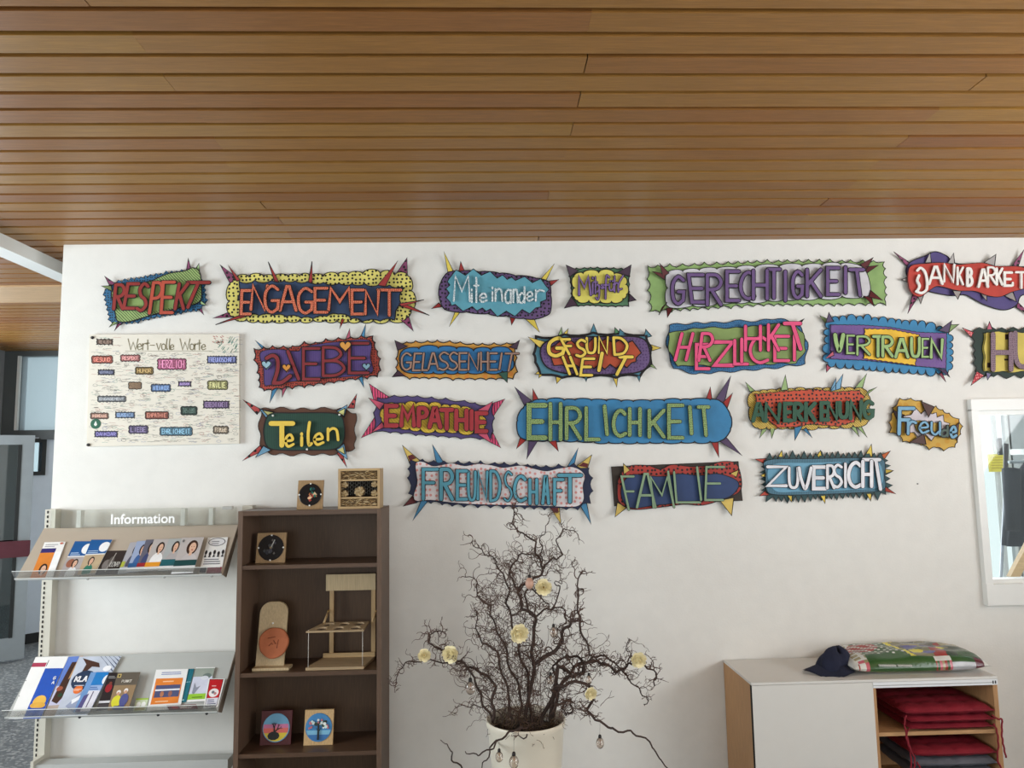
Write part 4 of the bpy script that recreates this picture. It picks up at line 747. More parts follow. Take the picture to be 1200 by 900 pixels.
def seg(y0, y1, R=.93, n=8):
    a0 = math.asin(max(-1, min(1, y0/R))); a1 = math.asin(max(-1, min(1, y1/R)))
    rt = [(R*math.cos(a0+(a1-a0)*k/n), R*math.sin(a0+(a1-a0)*k/n)) for k in range(n+1)]
    return [p for p in rt if p[0] > 1e-4 or 1] + [(-x, y) for x, y in rt[::-1] if x > 1e-4]
P_ = lambda *c, **k: mat('craft_paint', c, .45, **k)
rr = random.Random(5)
def shards(cols, n, seed, R=.8):
    r = random.Random(seed); out = []
    for i in range(n):
        a = r.uniform(0, 6.28); q = r.uniform(0, R*.75); cx, cy = q*math.cos(a), q*math.sin(a); s_ = r.uniform(.10, .28)
        out.append(([(cx+s_*r.uniform(.5, 1)*math.cos(t), cy+s_*r.uniform(.5, 1)*math.sin(t)) for t in (0, 1.5, 3.1, 4.6)], P_(*r.choice(cols))))
    return out
black_gloss = mat('black_resin', (18, 18, 22), .15, var=.1)
tile(348, 378, 563, BT, 3.97, mat('oak_tile', (160, 130, 92), .5, 'woodz', sc=6), 'wooden tile clock with green and orange round dial on top of bookcase', black_gloss,
     pic=shards([(30, 110, 95), (200, 120, 70), (225, 190, 150), (25, 80, 90), (160, 60, 50), (40, 120, 110)], 16, 2)+[([(-.03, -.05), (.05, -.03), (.25, .7), (.2, .72)], P_(10, 10, 10))])
tile(300, 334, 625, SH[0], 4.00, mat('oak_tile', (160, 130, 92), .5, 'woodz', sc=6), 'wooden tile clock with black round dial on the uppermost shelf', black_gloss,
     pic=shards([(50, 52, 55), (80, 80, 82), (30, 34, 44), (95, 90, 85), (60, 58, 70)], 14, 8)+[([(-.03, -.05), (.05, -.03), (.3, .6), (.25, .62)], P_(190, 190, 185)), (circ(0, 0, .08), P_(140, 120, 80))])
tree = P_(20, 24, 22)
def twig2(x, y, a, l, d, out):
    x2, y2 = x+l*math.cos(a), y+l*math.sin(a); w = .02+.018*d
    nx, ny = -math.sin(a)*w, math.cos(a)*w; out.append(([(x-nx, y-ny), (x2-nx*.6, y2-ny*.6), (x2+nx*.6, y2+ny*.6), (x+nx, y+ny)], tree))
    if d > 0:
        for s in (-.5, .45): twig2(x2, y2, a+s+rr.uniform(-.2, .2), l*.72, d-1, out)
o1 = []; twig2(-.25, -.7, 1.2, .42, 3, o1)
tile(305, 341, 835, SH[2], 4.02, mat('maroon_tile', (84, 30, 34), .5, 'woodz', sc=6), 'dark red square tile with round sunset picture of bare branches', P_(110, 170, 205), name='picture_tile', cat='picture tile', ticks=False,
     pic=[(seg(-.93, -.35), P_(225, 200, 60)), (seg(-.35, -.02), P_(225, 110, 100)), (seg(-.02, .25), P_(205, 120, 160)), (circ(-.15, -.55, .3, 10, 1.5), tree)]+o1)
o2 = []; twig2(0, -.85, 1.57, .5, 1, o2)
for k in range(26):
    a = rr.uniform(-.3, 3.45); q = rr.uniform(.25, .68); o2.append((circ(q*math.cos(a)*1.1, q*math.sin(a)*.75+.05, rr.uniform(.07, .13), 7), P_(*rr.choice([(205, 225, 220), (120, 175, 160), (190, 110, 120), (230, 235, 230), (70, 120, 140), (40, 60, 50)]))))
tile(356, 390, 834, SH[2], 4.0, mat('pale_tile', (205, 170, 120), .5, 'woodz', sc=6), 'light wooden square tile with round blue tree picture', P_(60, 130, 185), name='picture_tile', cat='picture tile', ticks=False, r=.46,
     pic=[(seg(-.9, -.5), P_(50, 110, 170)), (seg(-.5, -.2), P_(120, 180, 210))]+o2+[([(-.06, -.85), (.06, -.85), (.05, .3), (-.05, .3)], tree)])
# insect hotel
YH = 3.93; hx0 = W(396, 590, YH).x; hx1 = W(445, 590, YH).x; hzt = W(420, 549, YH).z
ih = empty('insect_hotel', ((hx0+hx1)/2, YH+.06, BT), 'small wooden insect hotel with reeds and wire mesh on the bookcase', 'insect hotel')
t = .012; hz0 = BT; D = .13
for nm, a, c_, m in (('side_board', (hx0, YH, hz0), (hx0+t, YH+D, hzt), pinez), ('side_board', (hx1-t, YH, hz0), (hx1, YH+D, hzt), pinez), ('top_board', (hx0+t, YH, hzt-t), (hx1-t, YH+D, hzt), pine), ('bottom_board', (hx0+t, YH, hz0), (hx1-t, YH+D, hz0+t), pine), ('back_board', (hx0+t, YH+D-.008, hz0+t), (hx1-t, YH+D, hzt-t), mat('dark_hollow', (30, 24, 20), .9))):
    box(nm, a, c_, m, ih)
H_ = hzt-hz0; za, zb_ = hz0+H_*.27, hz0+H_*.71
for z in (za, zb_): box('divider', (hx0+t, YH+.004, z-.004), (hx1-t, YH+D-.01, z+.004), pine, ih)
cols = [mat('reed_'+str(i), c, .8) for i, c in enumerate([(190, 160, 110), (150, 120, 75), (215, 190, 145), (100, 78, 50)])]
b = MB()
for z0, z1 in ((hz0+t+.002, za-.006), (zb_+.006, hzt-t-.002)):
    for i in range(110):
        x = rr.uniform(hx0+t+.004, hx1-t-.004); z = rr.uniform(z0, z1); l = rr.uniform(.004, .012); a = rr.uniform(-.5, .5)
        p = Vector((x, YH+.012+rr.uniform(0, .01), z)); dv = Vector((math.cos(a)*l, rr.uniform(-.5, .5)*l, math.sin(a)*l)); b.tube([p-dv, p+dv], .0014, 4, rr.randrange(4), sm=False)
    b.box((hx0+t, YH+.022, z0), (hx1-t, YH+.03, z1), 3)
b.build('straw_filling', cols, ih, kind='stuff')
def bundle(x, z, R, n):
    b = MB(); b.lathe(Vector((x, YH+.03, z)), [(R, -.02), (R, .012), (0, .012)], 16, 3, FA())
    for i in range(n):
        a = i*2.4; q = R*.88*math.sqrt((i+.5)/n); b.lathe(Vector((x+q*math.cos(a), YH+.018, z+q*math.sin(a))), [(R/math.sqrt(n)*.9, 0), (R/math.sqrt(n)*.85, .006), (R/math.sqrt(n)*.4, .006), (R/math.sqrt(n)*.35, .001)], 7, [0, 2][i % 2], FA(), False)
    b.build('reed_bundle', cols, ih)
wi = hx1-hx0; zm = (za+zb_)/2
for fx, dz, R in ((.14, .022, .017), (.14, -.024, .018), (.86, .022, .017), (.86, -.024, .018), (.50, -.014, .027)): bundle(hx0+wi*fx, zm+dz, R, 14 if R < .02 else 26)
b = MB(); s_ = .0125
for i in range(-8, 9):
    for j in range(-4, 5):
        cx = hx0+wi*.5+i*s_*1.0; cz = zm+j*s_*1.6+(s_*.8 if i % 2 else 0)
        if abs(cx-hx0-wi*.5) > wi*.5-.02 or abs(cz-zm) > (zb_-za)/2-.008: continue
        pp = [Vector((cx+s_*.66*math.cos(k*math.pi/3), YH+.006, cz+s_*.9*math.sin(k*math.pi/3))) for k in range(4)]; b.tube(pp, .00035, 3, caps=False)
b.build('wire_mesh', mat('wire', (160, 155, 145), .4, metal=.7), ih, kind='stuff')
# board with clay disc
YC = 4.0; cbx0 = W(300, 770, YC).x; cbx1 = W(333, 770, YC).x; cbt = W(316, 706, YC+.05).z; zb = SH[1]
cb = empty('plaque_stand', ((cbx0+cbx1)/2, YC, zb), 'round-topped birch stand leaning in the bookcase', 'plaque stand')
def brd(x, z, d): return Vector((cbx0+x, YC+.0+z*.25-d, zb+.012+z))
w_ = cbx1-cbx0; h_ = (cbt-zb-.012); r_c = w_*.38
pts = [(0, 0), (w_, 0)]+[(w_-r_c+r_c*math.cos(a*math.pi/12), h_-r_c+r_c*math.sin(a*math.pi/12)) for a in range(7)]+[(r_c+r_c*math.cos(math.pi/2+a*math.pi/12), h_-r_c+r_c*math.sin(math.pi/2+a*math.pi/12)) for a in range(7)]
MB().prism(pts, brd, .008, -.008, back=True).build('board', birch, cb)
MB().obox(Vector((cbx0-.002, YC-.055, zb)), Vector((w_+.04, -.0, .0)), Vector((0, .075, 0)), Vector((0, 0, .012))).build('ledge', birch, cb)
q = brd(w_*.5, h_*.66, .009); MB().lathe(q, [(.005, 0), (.005, .004), (0, .004)], 8, 0, FA()).build('peg', mat('white_dot', (235, 235, 230), .3), cb)
dc = brd(w_*.62, h_*.36, .02); n = 48; b = MB(); Rd = .083*.5*2*.92; nn = Vector((0, -1, .25)).normalized(); e2 = Vector((0, .25, 1)).normalized()
def wob(a): return 1+.02*math.sin(a*3)+.012*math.sin(a*7+1)
for ri, (rf, hh) in enumerate(((1, 0), (1.0, .010), (.96, .014), (.88, .013), (.6, .0125), (.3, .0125))):
    for k in range(n):
        a = 2*math.pi*k/n; R_ = Rd*rf*wob(a); dent = 0
        b.v.append(dc+Vector((R_*math.cos(a), 0, 0))+e2*(R_*math.sin(a))+nn*(hh-dent))
for ri in range(5):
    for k in range(n): b.face((ri*n+k, ri*n+(k+1) % n, (ri+1)*n+(k+1) % n, (ri+1)*n+k), 0, True)
b.face([5*n+k for k in range(n)])
clay = b.build('clay_disc', mat('terracotta', (172, 100, 66), .8, var=.14, bump=.5), label='round terracotta disc with hand-drawn grooves on the birch stand', cat='clay disc')
b = MB()
for pl in (((-.3, -.2), (-.12, .0), (-.05, -.12)), ((.25, -.35), (.32, .2)), ((-.4, .3), (.1, .38)), ((.0, .15), (.15, -.1))):
    b.tube([dc+Vector((x*Rd, 0, 0))+e2*(y*Rd)+nn*.0126 for x, y in pl], .0022, 5)
b.build('groove', mat('dark_clay', (120, 62, 40), .9), clay, kind='stuff')
# egg rack
YR0, YR1 = 3.925, 4.13; X0 = W(358, 783, YR0).x; X1 = W(426, 783, YR0).x; 
rk = empty('egg_rack', ((X0+X1)/2, 4.03, SH[1]), 'pale wooden hanging rack with six round holes in the bookcase', 'wooden rack')
zb = SH[1]; UX0 = W(386, 740, YR1).x; UX1 = W(440, 740, YR1).x-.001; ztop = W(412, 673, YR1-.02).z; zmid = W(412, 692, YR1-.02).z
for x in (UX0, UX1-.022): box('upright', (x, YR1, zb+.012), (x+.022, YR1+.016, ztop-.005), pinez, rk)
box('top_board', (W(382, 680, YR1-.015).x, YR1-.014, zmid), (UX1+.003, YR1, ztop), birch, rk)
def hor(x, y, d): return Vector((x, y, d))
MB().prism([(X0, YR0), (X1, YR0), (UX1, YR1), (UX0-.03, YR1)], hor, zb+.014, zb+.001).build('bottom_board', mat('birch_flat', (176, 152, 118), .5, 'wood', sc=6), rk)
box('rear_batten', (UX0-.03, YR1-.012, zb+.014), (UX1, YR1, zb+.036), pine, rk)
zp = W(392, 739, YR0).z; tilt = .012
def plate(x, y, d): return Vector((x, y, d+tilt*(y-YR0)/(YR1-YR0)))
pa, pb, pc_, pd = (X0, YR0), (X1, YR0), (UX1-.025, YR1-.04), (UX0-.02, YR1-.04)
def bl(u, v): return tuple((pa[i]*(1-u)+pb[i]*u)*(1-v)+(pd[i]*(1-u)+pc_[i]*u)*v for i in (0, 1))
loops = [[pa, pb, pc_, pd]]
for v in (.27, .74):
    for u in (.19, .5, .81):
        c = bl(u, v); R = .029; loops.append([(c[0]+R*math.cos(-2*math.pi*k/18), c[1]+R*math.sin(-2*math.pi*k/18)) for k in range(18)])
MB().prism(loops, plate, zp, zp-.008, back=True).build('holed_board', mat('birch_flat', (176, 152, 118), .5, 'wood', sc=6), rk)
for x in (X0+.012, X1-.006): MB().tube([Vector((x, YR0+.006, zb+.012)), Vector((x, YR0+.006, zp+.004))], .0013, 5).build('string', mat('white_string', (210, 205, 195), .8), rk)
for x, px in ((UX0-.004, 381), (UX1+.006, 441)):
    top = Vector((min(x, BX1-.028), YR1-.01, W(px, 716, YR1-.01).z)); lo = Vector((min(x-.01, BX1-.03), YR1-.07, zp+.012))
    MB().tube([top, lo], .006, 6).build('strut', pinez, rk); MB().lathe(top, [(.006, -.004), (.006, .01), (0, .012)], 10, 0, FA()).build('brass_knob', mat('brass', (190, 160, 110), .3, metal=.8), rk)
# ---------------------------------------------------------------- brochure stand
st_m = mat('stand_metal', (196, 192, 178), .4, var=.02); SX0, SX1 = -2.39, -1.36
st = empty('brochure_stand', ((SX0+SX1)/2, 4.08, 0), 'pale metal brochure stand with sloping shelves left of the bookcase', 'brochure stand')
zt = W(52, 597, 4.14).z
MB().box((SX0, 4.13, 0), (SX0+.055, 4.185, zt)).build('post', st_m, st); MB().box((SX1+.02, 4.13, 0), (SX1+.075, 4.185, zt)).build('post', st_m, st)
b = MB(); z = .05
while z < zt-.02: b.box((SX0+.012, 4.127, z), (SX0+.018, 4.1302, z+.014)); z += .025
b.build('slot', mat('dark_slot', (25, 25, 25), .8), st, kind='stuff')
shelf_defs = []
acr = glass('acrylic', (252, 253, 251), .06, .12); edge_m = mat('acrylic_edge', (222, 226, 222), .25, var=.02); ledge_m = mat('acrylic_ledge', (196, 198, 194), .4, var=.02)
for i, (yf, zf, yb, zb2, m) in enumerate(((3.905, 1.212, 4.125, 1.446, mat('taupe_shelf', (176, 164, 148), .45, var=.02)), (3.885, .548, 4.125, .780, mat('grey_shelf', (180, 182, 178), .45, var=.02)))):
    pf = Vector((SX0, yf, zf)); pb = Vector((SX0, yb, zb2)); ex = Vector((SX1-SX0, 0, 0)); dn_ = (pb-pf); nr = ex.cross(dn_).normalized(); nr = nr if nr.y < 0 else -nr
    MB().obox(pf-nr*.003, ex, dn_, nr*.003).build('sloping_shelf', m, st)
    bb = MB(); bb.v += [pf+ex, pb+ex, pb+ex-Vector((0, 0, .05)), pf+ex+Vector((0, .05, -.02)), pf+ex+Vector((.004, 0, 0)), pb+ex+Vector((.004, 0, 0)), pb+ex+Vector((.004, 0, -.05)), pf+ex+Vector((.004, .05, -.02))]
    for q in ((0, 1, 2, 3), (4, 5, 6, 7), (0, 1, 5, 4), (3, 2, 6, 7), (0, 3, 7, 4)): bb.face(q)
    bb.build('bracket', mat('bracket_brown', (120, 108, 96), .5), st)
    lip = nr*.045
    MB().obox(pf+Vector((0, -.001, 0)), ex, Vector((0, -.003, -.001)), lip+Vector((0, -.0, .012))).build('acrylic_lip', acr, st)
    MB().obox(pf+Vector((0, -.003, -.006)), ex, nr*.012, Vector((0, .0, .004))).build('acrylic_ledge', ledge_m, st)
    MB().obox(pf+lip+Vector((0, -.0, .012)), ex, Vector((0, -.003, 0)), Vector((0, 0, .0025))).build('lip_edge', edge_m, st)
    for fx in (.35, .72, .95): MB().lathe(pf+ex*fx+Vector((0, -.003, -.004)), [(.007, 0), (.007, .005), (0, .006)], 10, 0, FA()).build('screw_cap', mat('clear_cap' if i == 0 else 'black_cap', (170, 170, 165) if i == 0 else (25, 25, 25), .3), st)
    shelf_defs.append((pf, nr, ex, dn_))
zl = W(160, 887, 4.12).z
MB().box((SX0+.055, 4.05, zl-.06), (SX1, 4.13, zl)).build('base_shelf', mat('grey_shelf', (180, 182, 178), .45, var=.02), st)
box('bracket', (SX0+.040, 4.04, zl-.06), (SX0+.055, 4.13, zl+.02), st_m, st)
# header
hz0_, hz1_ = W(160, 617, 4.1).z, W(160, 596, 4.1).z
MB().box((SX0+.05, 4.098, hz0_), (SX1-.0, 4.104, hz1_)).build('header_panel', acr, st)
for px in (92, 214, 247): x = W(px, 605, 4.1).x; MB().box((x-.012, 4.104, hz0_), (x+.01, 4.14, hz1_-.005)).build('header_holder', mat('white_holder', (235, 236, 232), .3), st)
for x in (W(270, 598, 4.1).x,): MB().box((x-.03, 4.06, hz1_-.012), (x+.02, 4.09, hz1_+.004)).build('header_clip', mat('clear_cap', (170, 170, 165), .3), st)
def text_mesh(body, size, origin, ex, ey, ez, m, name, parent, depth=.0006, bold=0):
    cu = bpy.data.curves.new('lettering', 'FONT'); cu.body = body; cu.size = size; cu.extrude = depth; cu.offset = bold; cu.resolution_u = 3
    o = bpy.data.objects.new('lettering', cu); COL.objects.link(o); dg = bpy.context.evaluated_depsgraph_get(); dg.update()
    me = bpy.data.meshes.new_from_object(o.evaluated_get(dg)); bpy.data.objects.remove(o)
    off = Vector(parent['o'])
    for v in me.vertices: p = v.co.copy(); v.co = origin+ex*p.x+ey*p.y+ez*p.z-off
    me.materials.clear(); me.materials.append(m); r = bpy.data.objects.new(name, me); r['o'] = tuple(off); COL.objects.link(r); r.parent = parent; return r
o_ = W(129, 614, 4.096)
text_mesh('Information', .072, o_, Vector((1, 0, 0)), Vector((0, 0, 1)), Vector((0, -1, 0)), mat('white_lettering', (245, 245, 243), .5, var=0), 'lettering', st, bold=.0012)
# leaflets
def leaflet(name, label, cat, si, o, s, quad, art, k=0, base=(232, 232, 230), th=.0025, text=None, group=None):
    pf, nr, ex, dn_ = shelf_defs[si]; off = .003+.0032*k
    def pt(px, py): return onplane(o[0]+px/s, o[1]+py/s, pf+nr*off, nr)
    TL, TR, BR, BL = [pt(*q) for q in quad]
    yl = pf.y+.003
    def bi(u, v, d=0): return (TL*(1-u)+TR*u)*(1-v)+(BL*(1-u)+BR*u)*v+nr*d
    root = empty(name, (BL+BR)/2, label, cat, group)
    b = MB(); b.prism([(0, 0), (1, 0), (1, 1), (0, 1)], bi, th, 0, 0, 0, True); b.build('pages', mat('print_paper', base, .4, var=.02), root)
    b = MB(); ms = []
    for j, a in enumerate(art):
        sh, c = a[0], a[-1]; m_ = mat('print_ink', c, .35, var=.10)
        if m_ not in ms: ms.append(m_)
        mi = ms.index(m_); d = th+.0003+.00015*j
        if sh == 'r': u0, v0, u1, v1 = a[1:5]; pts = [(u0, v0), (u1, v0), (u1, v1), (u0, v1)]
        elif sh == 'e': pts = circ(a[1], a[2], 1, 16); pts = [(a[1]+(p[0]-a[1])*a[3], a[2]+(p[1]-a[2])*a[4]) for p in pts]
        elif sh == 'p': pts = a[1]
        elif sh == 'l':   # lines of small print
            u0, v0, u1, v1, n = a[1:6]
            for q in range(n):
                vv = v0+(v1-v0)*(q+.5)/n; e_ = u1-(u1-u0)*rr.uniform(0, .35); b.prism([(u0, vv), (e_, vv), (e_, vv+(v1-v0)/n*.4), (u0, vv+(v1-v0)/n*.4)], bi, d, th, mi, mi)
            continue
        b.prism([(min(1, max(0, p[0])), min(1, max(0, p[1]))) for p in pts], bi, d, d-.0001, mi, mi)
    for t_ in (text or []):
        w_, u0, v0, u1, v1, lw_, c = t_; m_ = mat('print_ink', c, .35, var=.10)
        if m_ not in ms: ms.append(m_)
        n = len(w_); cw = (u1-u0)/n; wu = (TR-TL).length
        for i, ch in enumerate(w_):
            if ch == ' ': continue
            for s2 in strokes(ch):
                pp = [(u0+cw*(i+.08+.8*q[0]), v0+(v1-v0)*q[1]) for q in s2]
                for a_, c_ in zip(pp, pp[1:]):
                    A, B_ = bi(*a_, th+.003), bi(*c_, th+.003); dd_ = (B_-A)
                    if dd_.length < 1e-6: continue
                    sd = dd_.cross(nr).normalized()*lw_/2; ext = dd_.normalized()*lw_*.4; i0 = len(b.v); b.v += [A-sd-ext, B_-sd+ext, B_+sd+ext, A+sd-ext]; b.face((i0, i0+1, i0+2, i0+3), ms.index(m_))
    b.build('cover_print', ms, root)
    return root
def person(u, v, s, skin=(215, 175, 150), hair=(45, 32, 28), body=(230, 230, 230), asp=1.6):
    return [('e', u, v+s*.05, s*.75, s*.62, hair), ('e', u, v+s*1.5, s*1.25, s*.95, body), ('r', u-s*.2, v+s*.3, u+s*.2, v+s*.75, skin), ('e', u+s*.08, v+s*.08, s*.46, s*.44, skin), ('e', u-s*.08, v+.0, s*.05, s*.03, (50, 35, 30)), ('e', u+s*.24, v+.0, s*.05, s*.03, (50, 35, 30)), ('e', u+s*.1, v+s*.27, s*.14, s*.04, (170, 70, 70))]
O1 = (0, 560); S1 = 4.286
L1 = 'brochure'
leaflet('brochure', 'orange and white flyer with a face, leftmost on the upper shelf', L1, 0, O1, S1, ((225, 325), (330, 322), (265, 505), (150, 509)),
  [('r', 0, .3, .68, 1, (215, 130, 55)), ('r', 0, .18, .68, .30, (50, 45, 110)), ('l', .1, .04, .7, .14, 2, (150, 150, 155))]+person(.42, .74, .24, body=(200, 205, 215))+[('r', .68, .28, 1, 1, (236, 238, 238)), ('e', .85, .05, .08, .03, (190, 110, 90))])
bph = [('r', 0, 0, 1, .42, (24, 88, 150)), ('e', .8, .22, .26, .15, (235, 238, 238)), ('l', .08, .3, .6, .4, 2, (170, 195, 220))]
leaflet('brochure', 'blue-topped flyer with a doctor photo, partly covered by its twin', L1, 0, O1, S1, ((378, 320), (475, 320), (395, 495), (290, 503)), bph+[('r', 0, .45, 1, 1, (170, 165, 165)), ('e', .3, .62, .2, .12, (150, 95, 75))]+person(.52, .62, .2, body=(225, 228, 232)), 0)
leaflet('brochure', 'blue-topped flyer with a green-clothed figure, second of the pair', L1, 0, O1, S1, ((460, 312), (565, 312), (480, 478), (388, 490)), bph+[('r', 0, .45, 1, 1, (185, 165, 135))]+person(.45, .62, .2, body=(45, 120, 100)), 1)
leaflet('brochure', 'black brochure with white swirl, below the blue-topped pair', L1, 0, O1, S1, ((530, 368), (648, 366), (592, 484), (478, 488)), [('e', .3, .6, .17, .22, (120, 115, 112)), ('e', .45, .45, .12, .2, (90, 84, 80)), ('p', [(.5, .1), (.54, .1), (.4, .9), (.36, .9)], (160, 155, 150))], 0, base=(46, 38, 36), text=[('love', .45, .5, .9, .7, .003, (215, 215, 210))])
leaflet('brochure', 'grey portrait brochure with yellow-green corner, beside the black brochure', L1, 0, O1, S1, ((655, 326), (715, 322), (645, 480), (590, 484)), person(.75, .25, .3, body=(80, 80, 95))+[('r', 0, .62, .3, .8, (170, 180, 70)), ('r', 0, .8, 1, 1, (190, 195, 200))], 1, base=(165, 165, 172))
leaflet('brochure', 'narrow blue portrait brochure in the upper row centre', L1, 0, O1, S1, ((690, 320), (765, 314), (700, 472), (632, 476)), person(.6, .28, .28, body=(60, 95, 150))+[('r', 0, .72, 1, .86, (40, 90, 140)), ('r', 0, .86, 1, 1, (205, 210, 216))], 2, base=(150, 165, 195))
leaflet('brochure', 'dark portrait brochure with a red band above the shelf lip', L1, 0, O1, S1, ((735, 312), (815, 309), (745, 470), (676, 474)), person(.55, .25, .3, hair=(30, 26, 28), body=(60, 70, 110))+[('r', 0, .74, 1, .86, (150, 35, 45)), ('r', 0, .86, 1, 1, (215, 218, 222))], 3, base=(95, 95, 110))
leaflet('brochure', 'portrait brochure with an orange band near its foot', L1, 0, O1, S1, ((775, 310), (862, 307), (800, 466), (718, 470)), person(.55, .27, .3)+[('r', 0, .74, 1, .88, (222, 150, 45)), ('r', 0, .88, 1, 1, (225, 226, 228))], 4, base=(178, 172, 170))
leaflet('brochure', 'portrait brochure with a teal band near its foot', L1, 0, O1, S1, ((850, 308), (930, 305), (870, 466), (792, 469)), person(.6, .25, .3, body=(170, 165, 165))+[('r', 0, .66, 1, .86, (30, 92, 100)), ('r', 0, .86, 1, 1, (225, 226, 228))], 5, base=(165, 170, 170))
leaflet('brochure', 'large brochure with a smiling long-haired woman above a dark green band', L1, 0, O1, S1, ((915, 302), (1026, 299), (970, 478), (860, 484)), person(.6, .27, .33, hair=(62, 40, 32), body=(190, 185, 185))+[('r', 0, .64, 1, .8, (22, 68, 70)), ('r', 0, .8, 1, 1, (218, 220, 222)), ('e', .12, .1, .05, .04, (110, 110, 110))], 6, base=(182, 176, 174))
leaflet('brochure', 'white line-drawing brochure with a maroon foot, rightmost on upper shelf', L1, 0, O1, S1, ((1045, 302), (1146, 299), (1110, 480), (998, 484)), [('e', .5, .13, .42, .12, (90, 90, 95)), ('e', .5, .13, .38, .1, (228, 228, 230)), ('l', .25, .08, .75, .2, 2, (130, 130, 135))]+[('e', .1+.2*i, .42+.04*(i % 2), .06, .06, (40, 40, 45)) for i in range(5)]+[('p', [(.04+.2*i, .56), (.1+.2*i, .46), (.16+.2*i, .56)], (60, 60, 65)) for i in range(5)]+[('l', .1, .58, .9, .76, 3, (120, 120, 125)), ('r', .35, .84, 1, 1, (140, 40, 62)), ('r', .02, .84, .3, .98, (60, 60, 70))], 0)
O2 = (0, 740)
leaflet('magazine', 'large white magazine with blue panel and yellow helmet, leftmost on lower shelf', 'magazine', 1, O2, S1, ((180, 130), (345, 127), (205, 438), (45, 440)),
  [('r', .0, .1, .42, .17, (165, 60, 85)), ('r', .44, .06, .46, .16, (30, 30, 40)), ('r', .45, .2, 1, 1, (32, 82, 176)), ('e', .72, .74, .2, .1, (226, 180, 80)), ('e', .72, .80, .24, .05, (215, 165, 70)), ('r', .5, .84, .96, .88, (32, 82, 176)), ('r', .3, .93, .44, .935, (40, 40, 50))]+[('e', .02, .4+.25*i, .012, .008, (50, 50, 55)) for i in (0, 1)], 0, text=[('G', .84, .34, .92, .39, .004, (235, 235, 235)), ('A', .86, .42, .94, .46, .004, (235, 235, 235))])
leaflet('magazine', 'magazine with blue sky and dark tree photo on the lower shelf', 'magazine', 1, O2, S1, ((345, 129), (420, 124), (300, 425), (218, 432)), [('r', 0, .0, 1, .5, (95, 125, 195)), ('p', [(.4, .1), (.75, .1), (.95, .6), (.5, .8), (.1, .75), (.2, .5)], (62, 40, 34)), ('p', [(.75, 0), (1, .0), (1, .3), (.6, .4)], (190, 150, 110)), ('r', 0, .82, 1, 1, (175, 160, 150)), ('e', .3, .55, .2, .04, (150, 80, 60)), ('e', .5, .66, .15, .03, (30, 70, 50))], 1, base=(190, 190, 215))
leaflet('magazine', 'magazine titled KLA with dark round emblem and orange sticker', 'magazine', 1, O2, S1, ((400, 128), (611, 125), (440, 420), (275, 426)),
  [('r', 0, 0, 1, 1, (190, 198, 212))]+[('p', [(.5+.1*i, 0), (.515+.1*i, 0), (1, .28-.06*i), (1, .26-.06*i)], (70, 80, 110)) for i in range(5)]+[('p', [(.1, .03), (.55, .12), (.62, .2), (.42, .18), (.3, .3), (.22, .3), (.25, .14)], (74, 48, 40)), ('e', .36, .42, .3, .17, (36, 56, 84)), ('e', .82, .22, .1, .05, (235, 235, 238)), ('p', [(.2, .85), (.5, .6), (.8, .7), (.5, .95)], (150, 160, 185)), ('p', [(.3, .75), (.55, .65), (.6, .7), (.35, .82)], (235, 236, 240)), ('e', .34, .58, .12, .07, (222, 112, 52)), ('l', .24, .56, .44, .6, 2, (240, 220, 200)), ('l', .2, .49, .5, .52, 1, (200, 205, 215))], 2, text=[('KLA', .14, .36, .46, .44, .007, (240, 240, 242))])
leaflet('brochure', 'blue brochure with a snowy photo in front of the KLA magazine', L1, 1, O2, S1, ((458, 206), (550, 205), (452, 402), (368, 408)), [('r', 0, 0, .35, 1, (110, 150, 200)), ('r', .3, 0, 1, .34, (30, 120, 190)), ('e', 1, .2, .16, .12, (235, 238, 240)), ('l', .35, .36, .95, .46, 2, (60, 100, 160)), ('r', .35, .48, 1, 1, (215, 215, 225)), ('p', [(.2, .6), (.45, .55), (.4, 1), (.1, 1)], (85, 80, 130)), ('r', .62, .5, .68, .9, (90, 80, 110))], 5, base=(150, 175, 215))
leaflet('brochure', 'black brochure with red-clothed figure on the lower shelf', L1, 1, O2, S1, ((548, 208), (600, 208), (543, 394), (484, 398)), [('e', .45, .42, .3, .12, (150, 35, 45)), ('e', .5, .3, .14, .05, (120, 60, 50)), ('l', .1, .08, .9, .16, 2, (150, 150, 150)), ('r', 0, .76, 1, .82, (210, 210, 215)), ('r', 0, .85, 1, 1, (70, 66, 70))], 6, base=(34, 28, 32))
leaflet('magazine', 'brown magazine with two helmeted workers, one in yellow', 'magazine', 1, O2, S1, ((592, 208), (706, 205), (645, 392), (540, 398)),
  [('r', 0, 0, 1, .35, (96, 88, 78)), ('r', .04, .04, .2, .14, (205, 180, 110)), ('r', .08, .06, .16, .12, (80, 70, 50)), ('e', .3, .54, .1, .06, (235, 230, 225)), ('e', .3, .58, .07, .05, (205, 160, 130)), ('e', .3, .78, .22, .16, (215, 210, 60)), ('e', .62, .50, .1, .06, (235, 230, 228)), ('e', .62, .54, .07, .05, (205, 160, 130)), ('e', .64, .75, .2, .17, (80, 86, 140)), ('r', .25, .9, .75, 1, (60, 70, 130))], 7, base=(146, 122, 92), text=[('PUNKT', .3, .22, .75, .28, .003, (220, 215, 205))])
leaflet('brochure', 'small pale card with green top edge, behind the lower shelf lip', L1, 1, O2, S1, ((685, 338), (748, 336), (732, 398), (668, 402)), [('r', 0, 0, 1, .12, (160, 195, 60)), ('e', .3, .5, .18, .22, (238, 240, 235)), ('e', .7, .5, .18, .22, (238, 240, 235)), ('r', .1, .75, .9, .95, (170, 160, 90))], 0, base=(200, 212, 180))
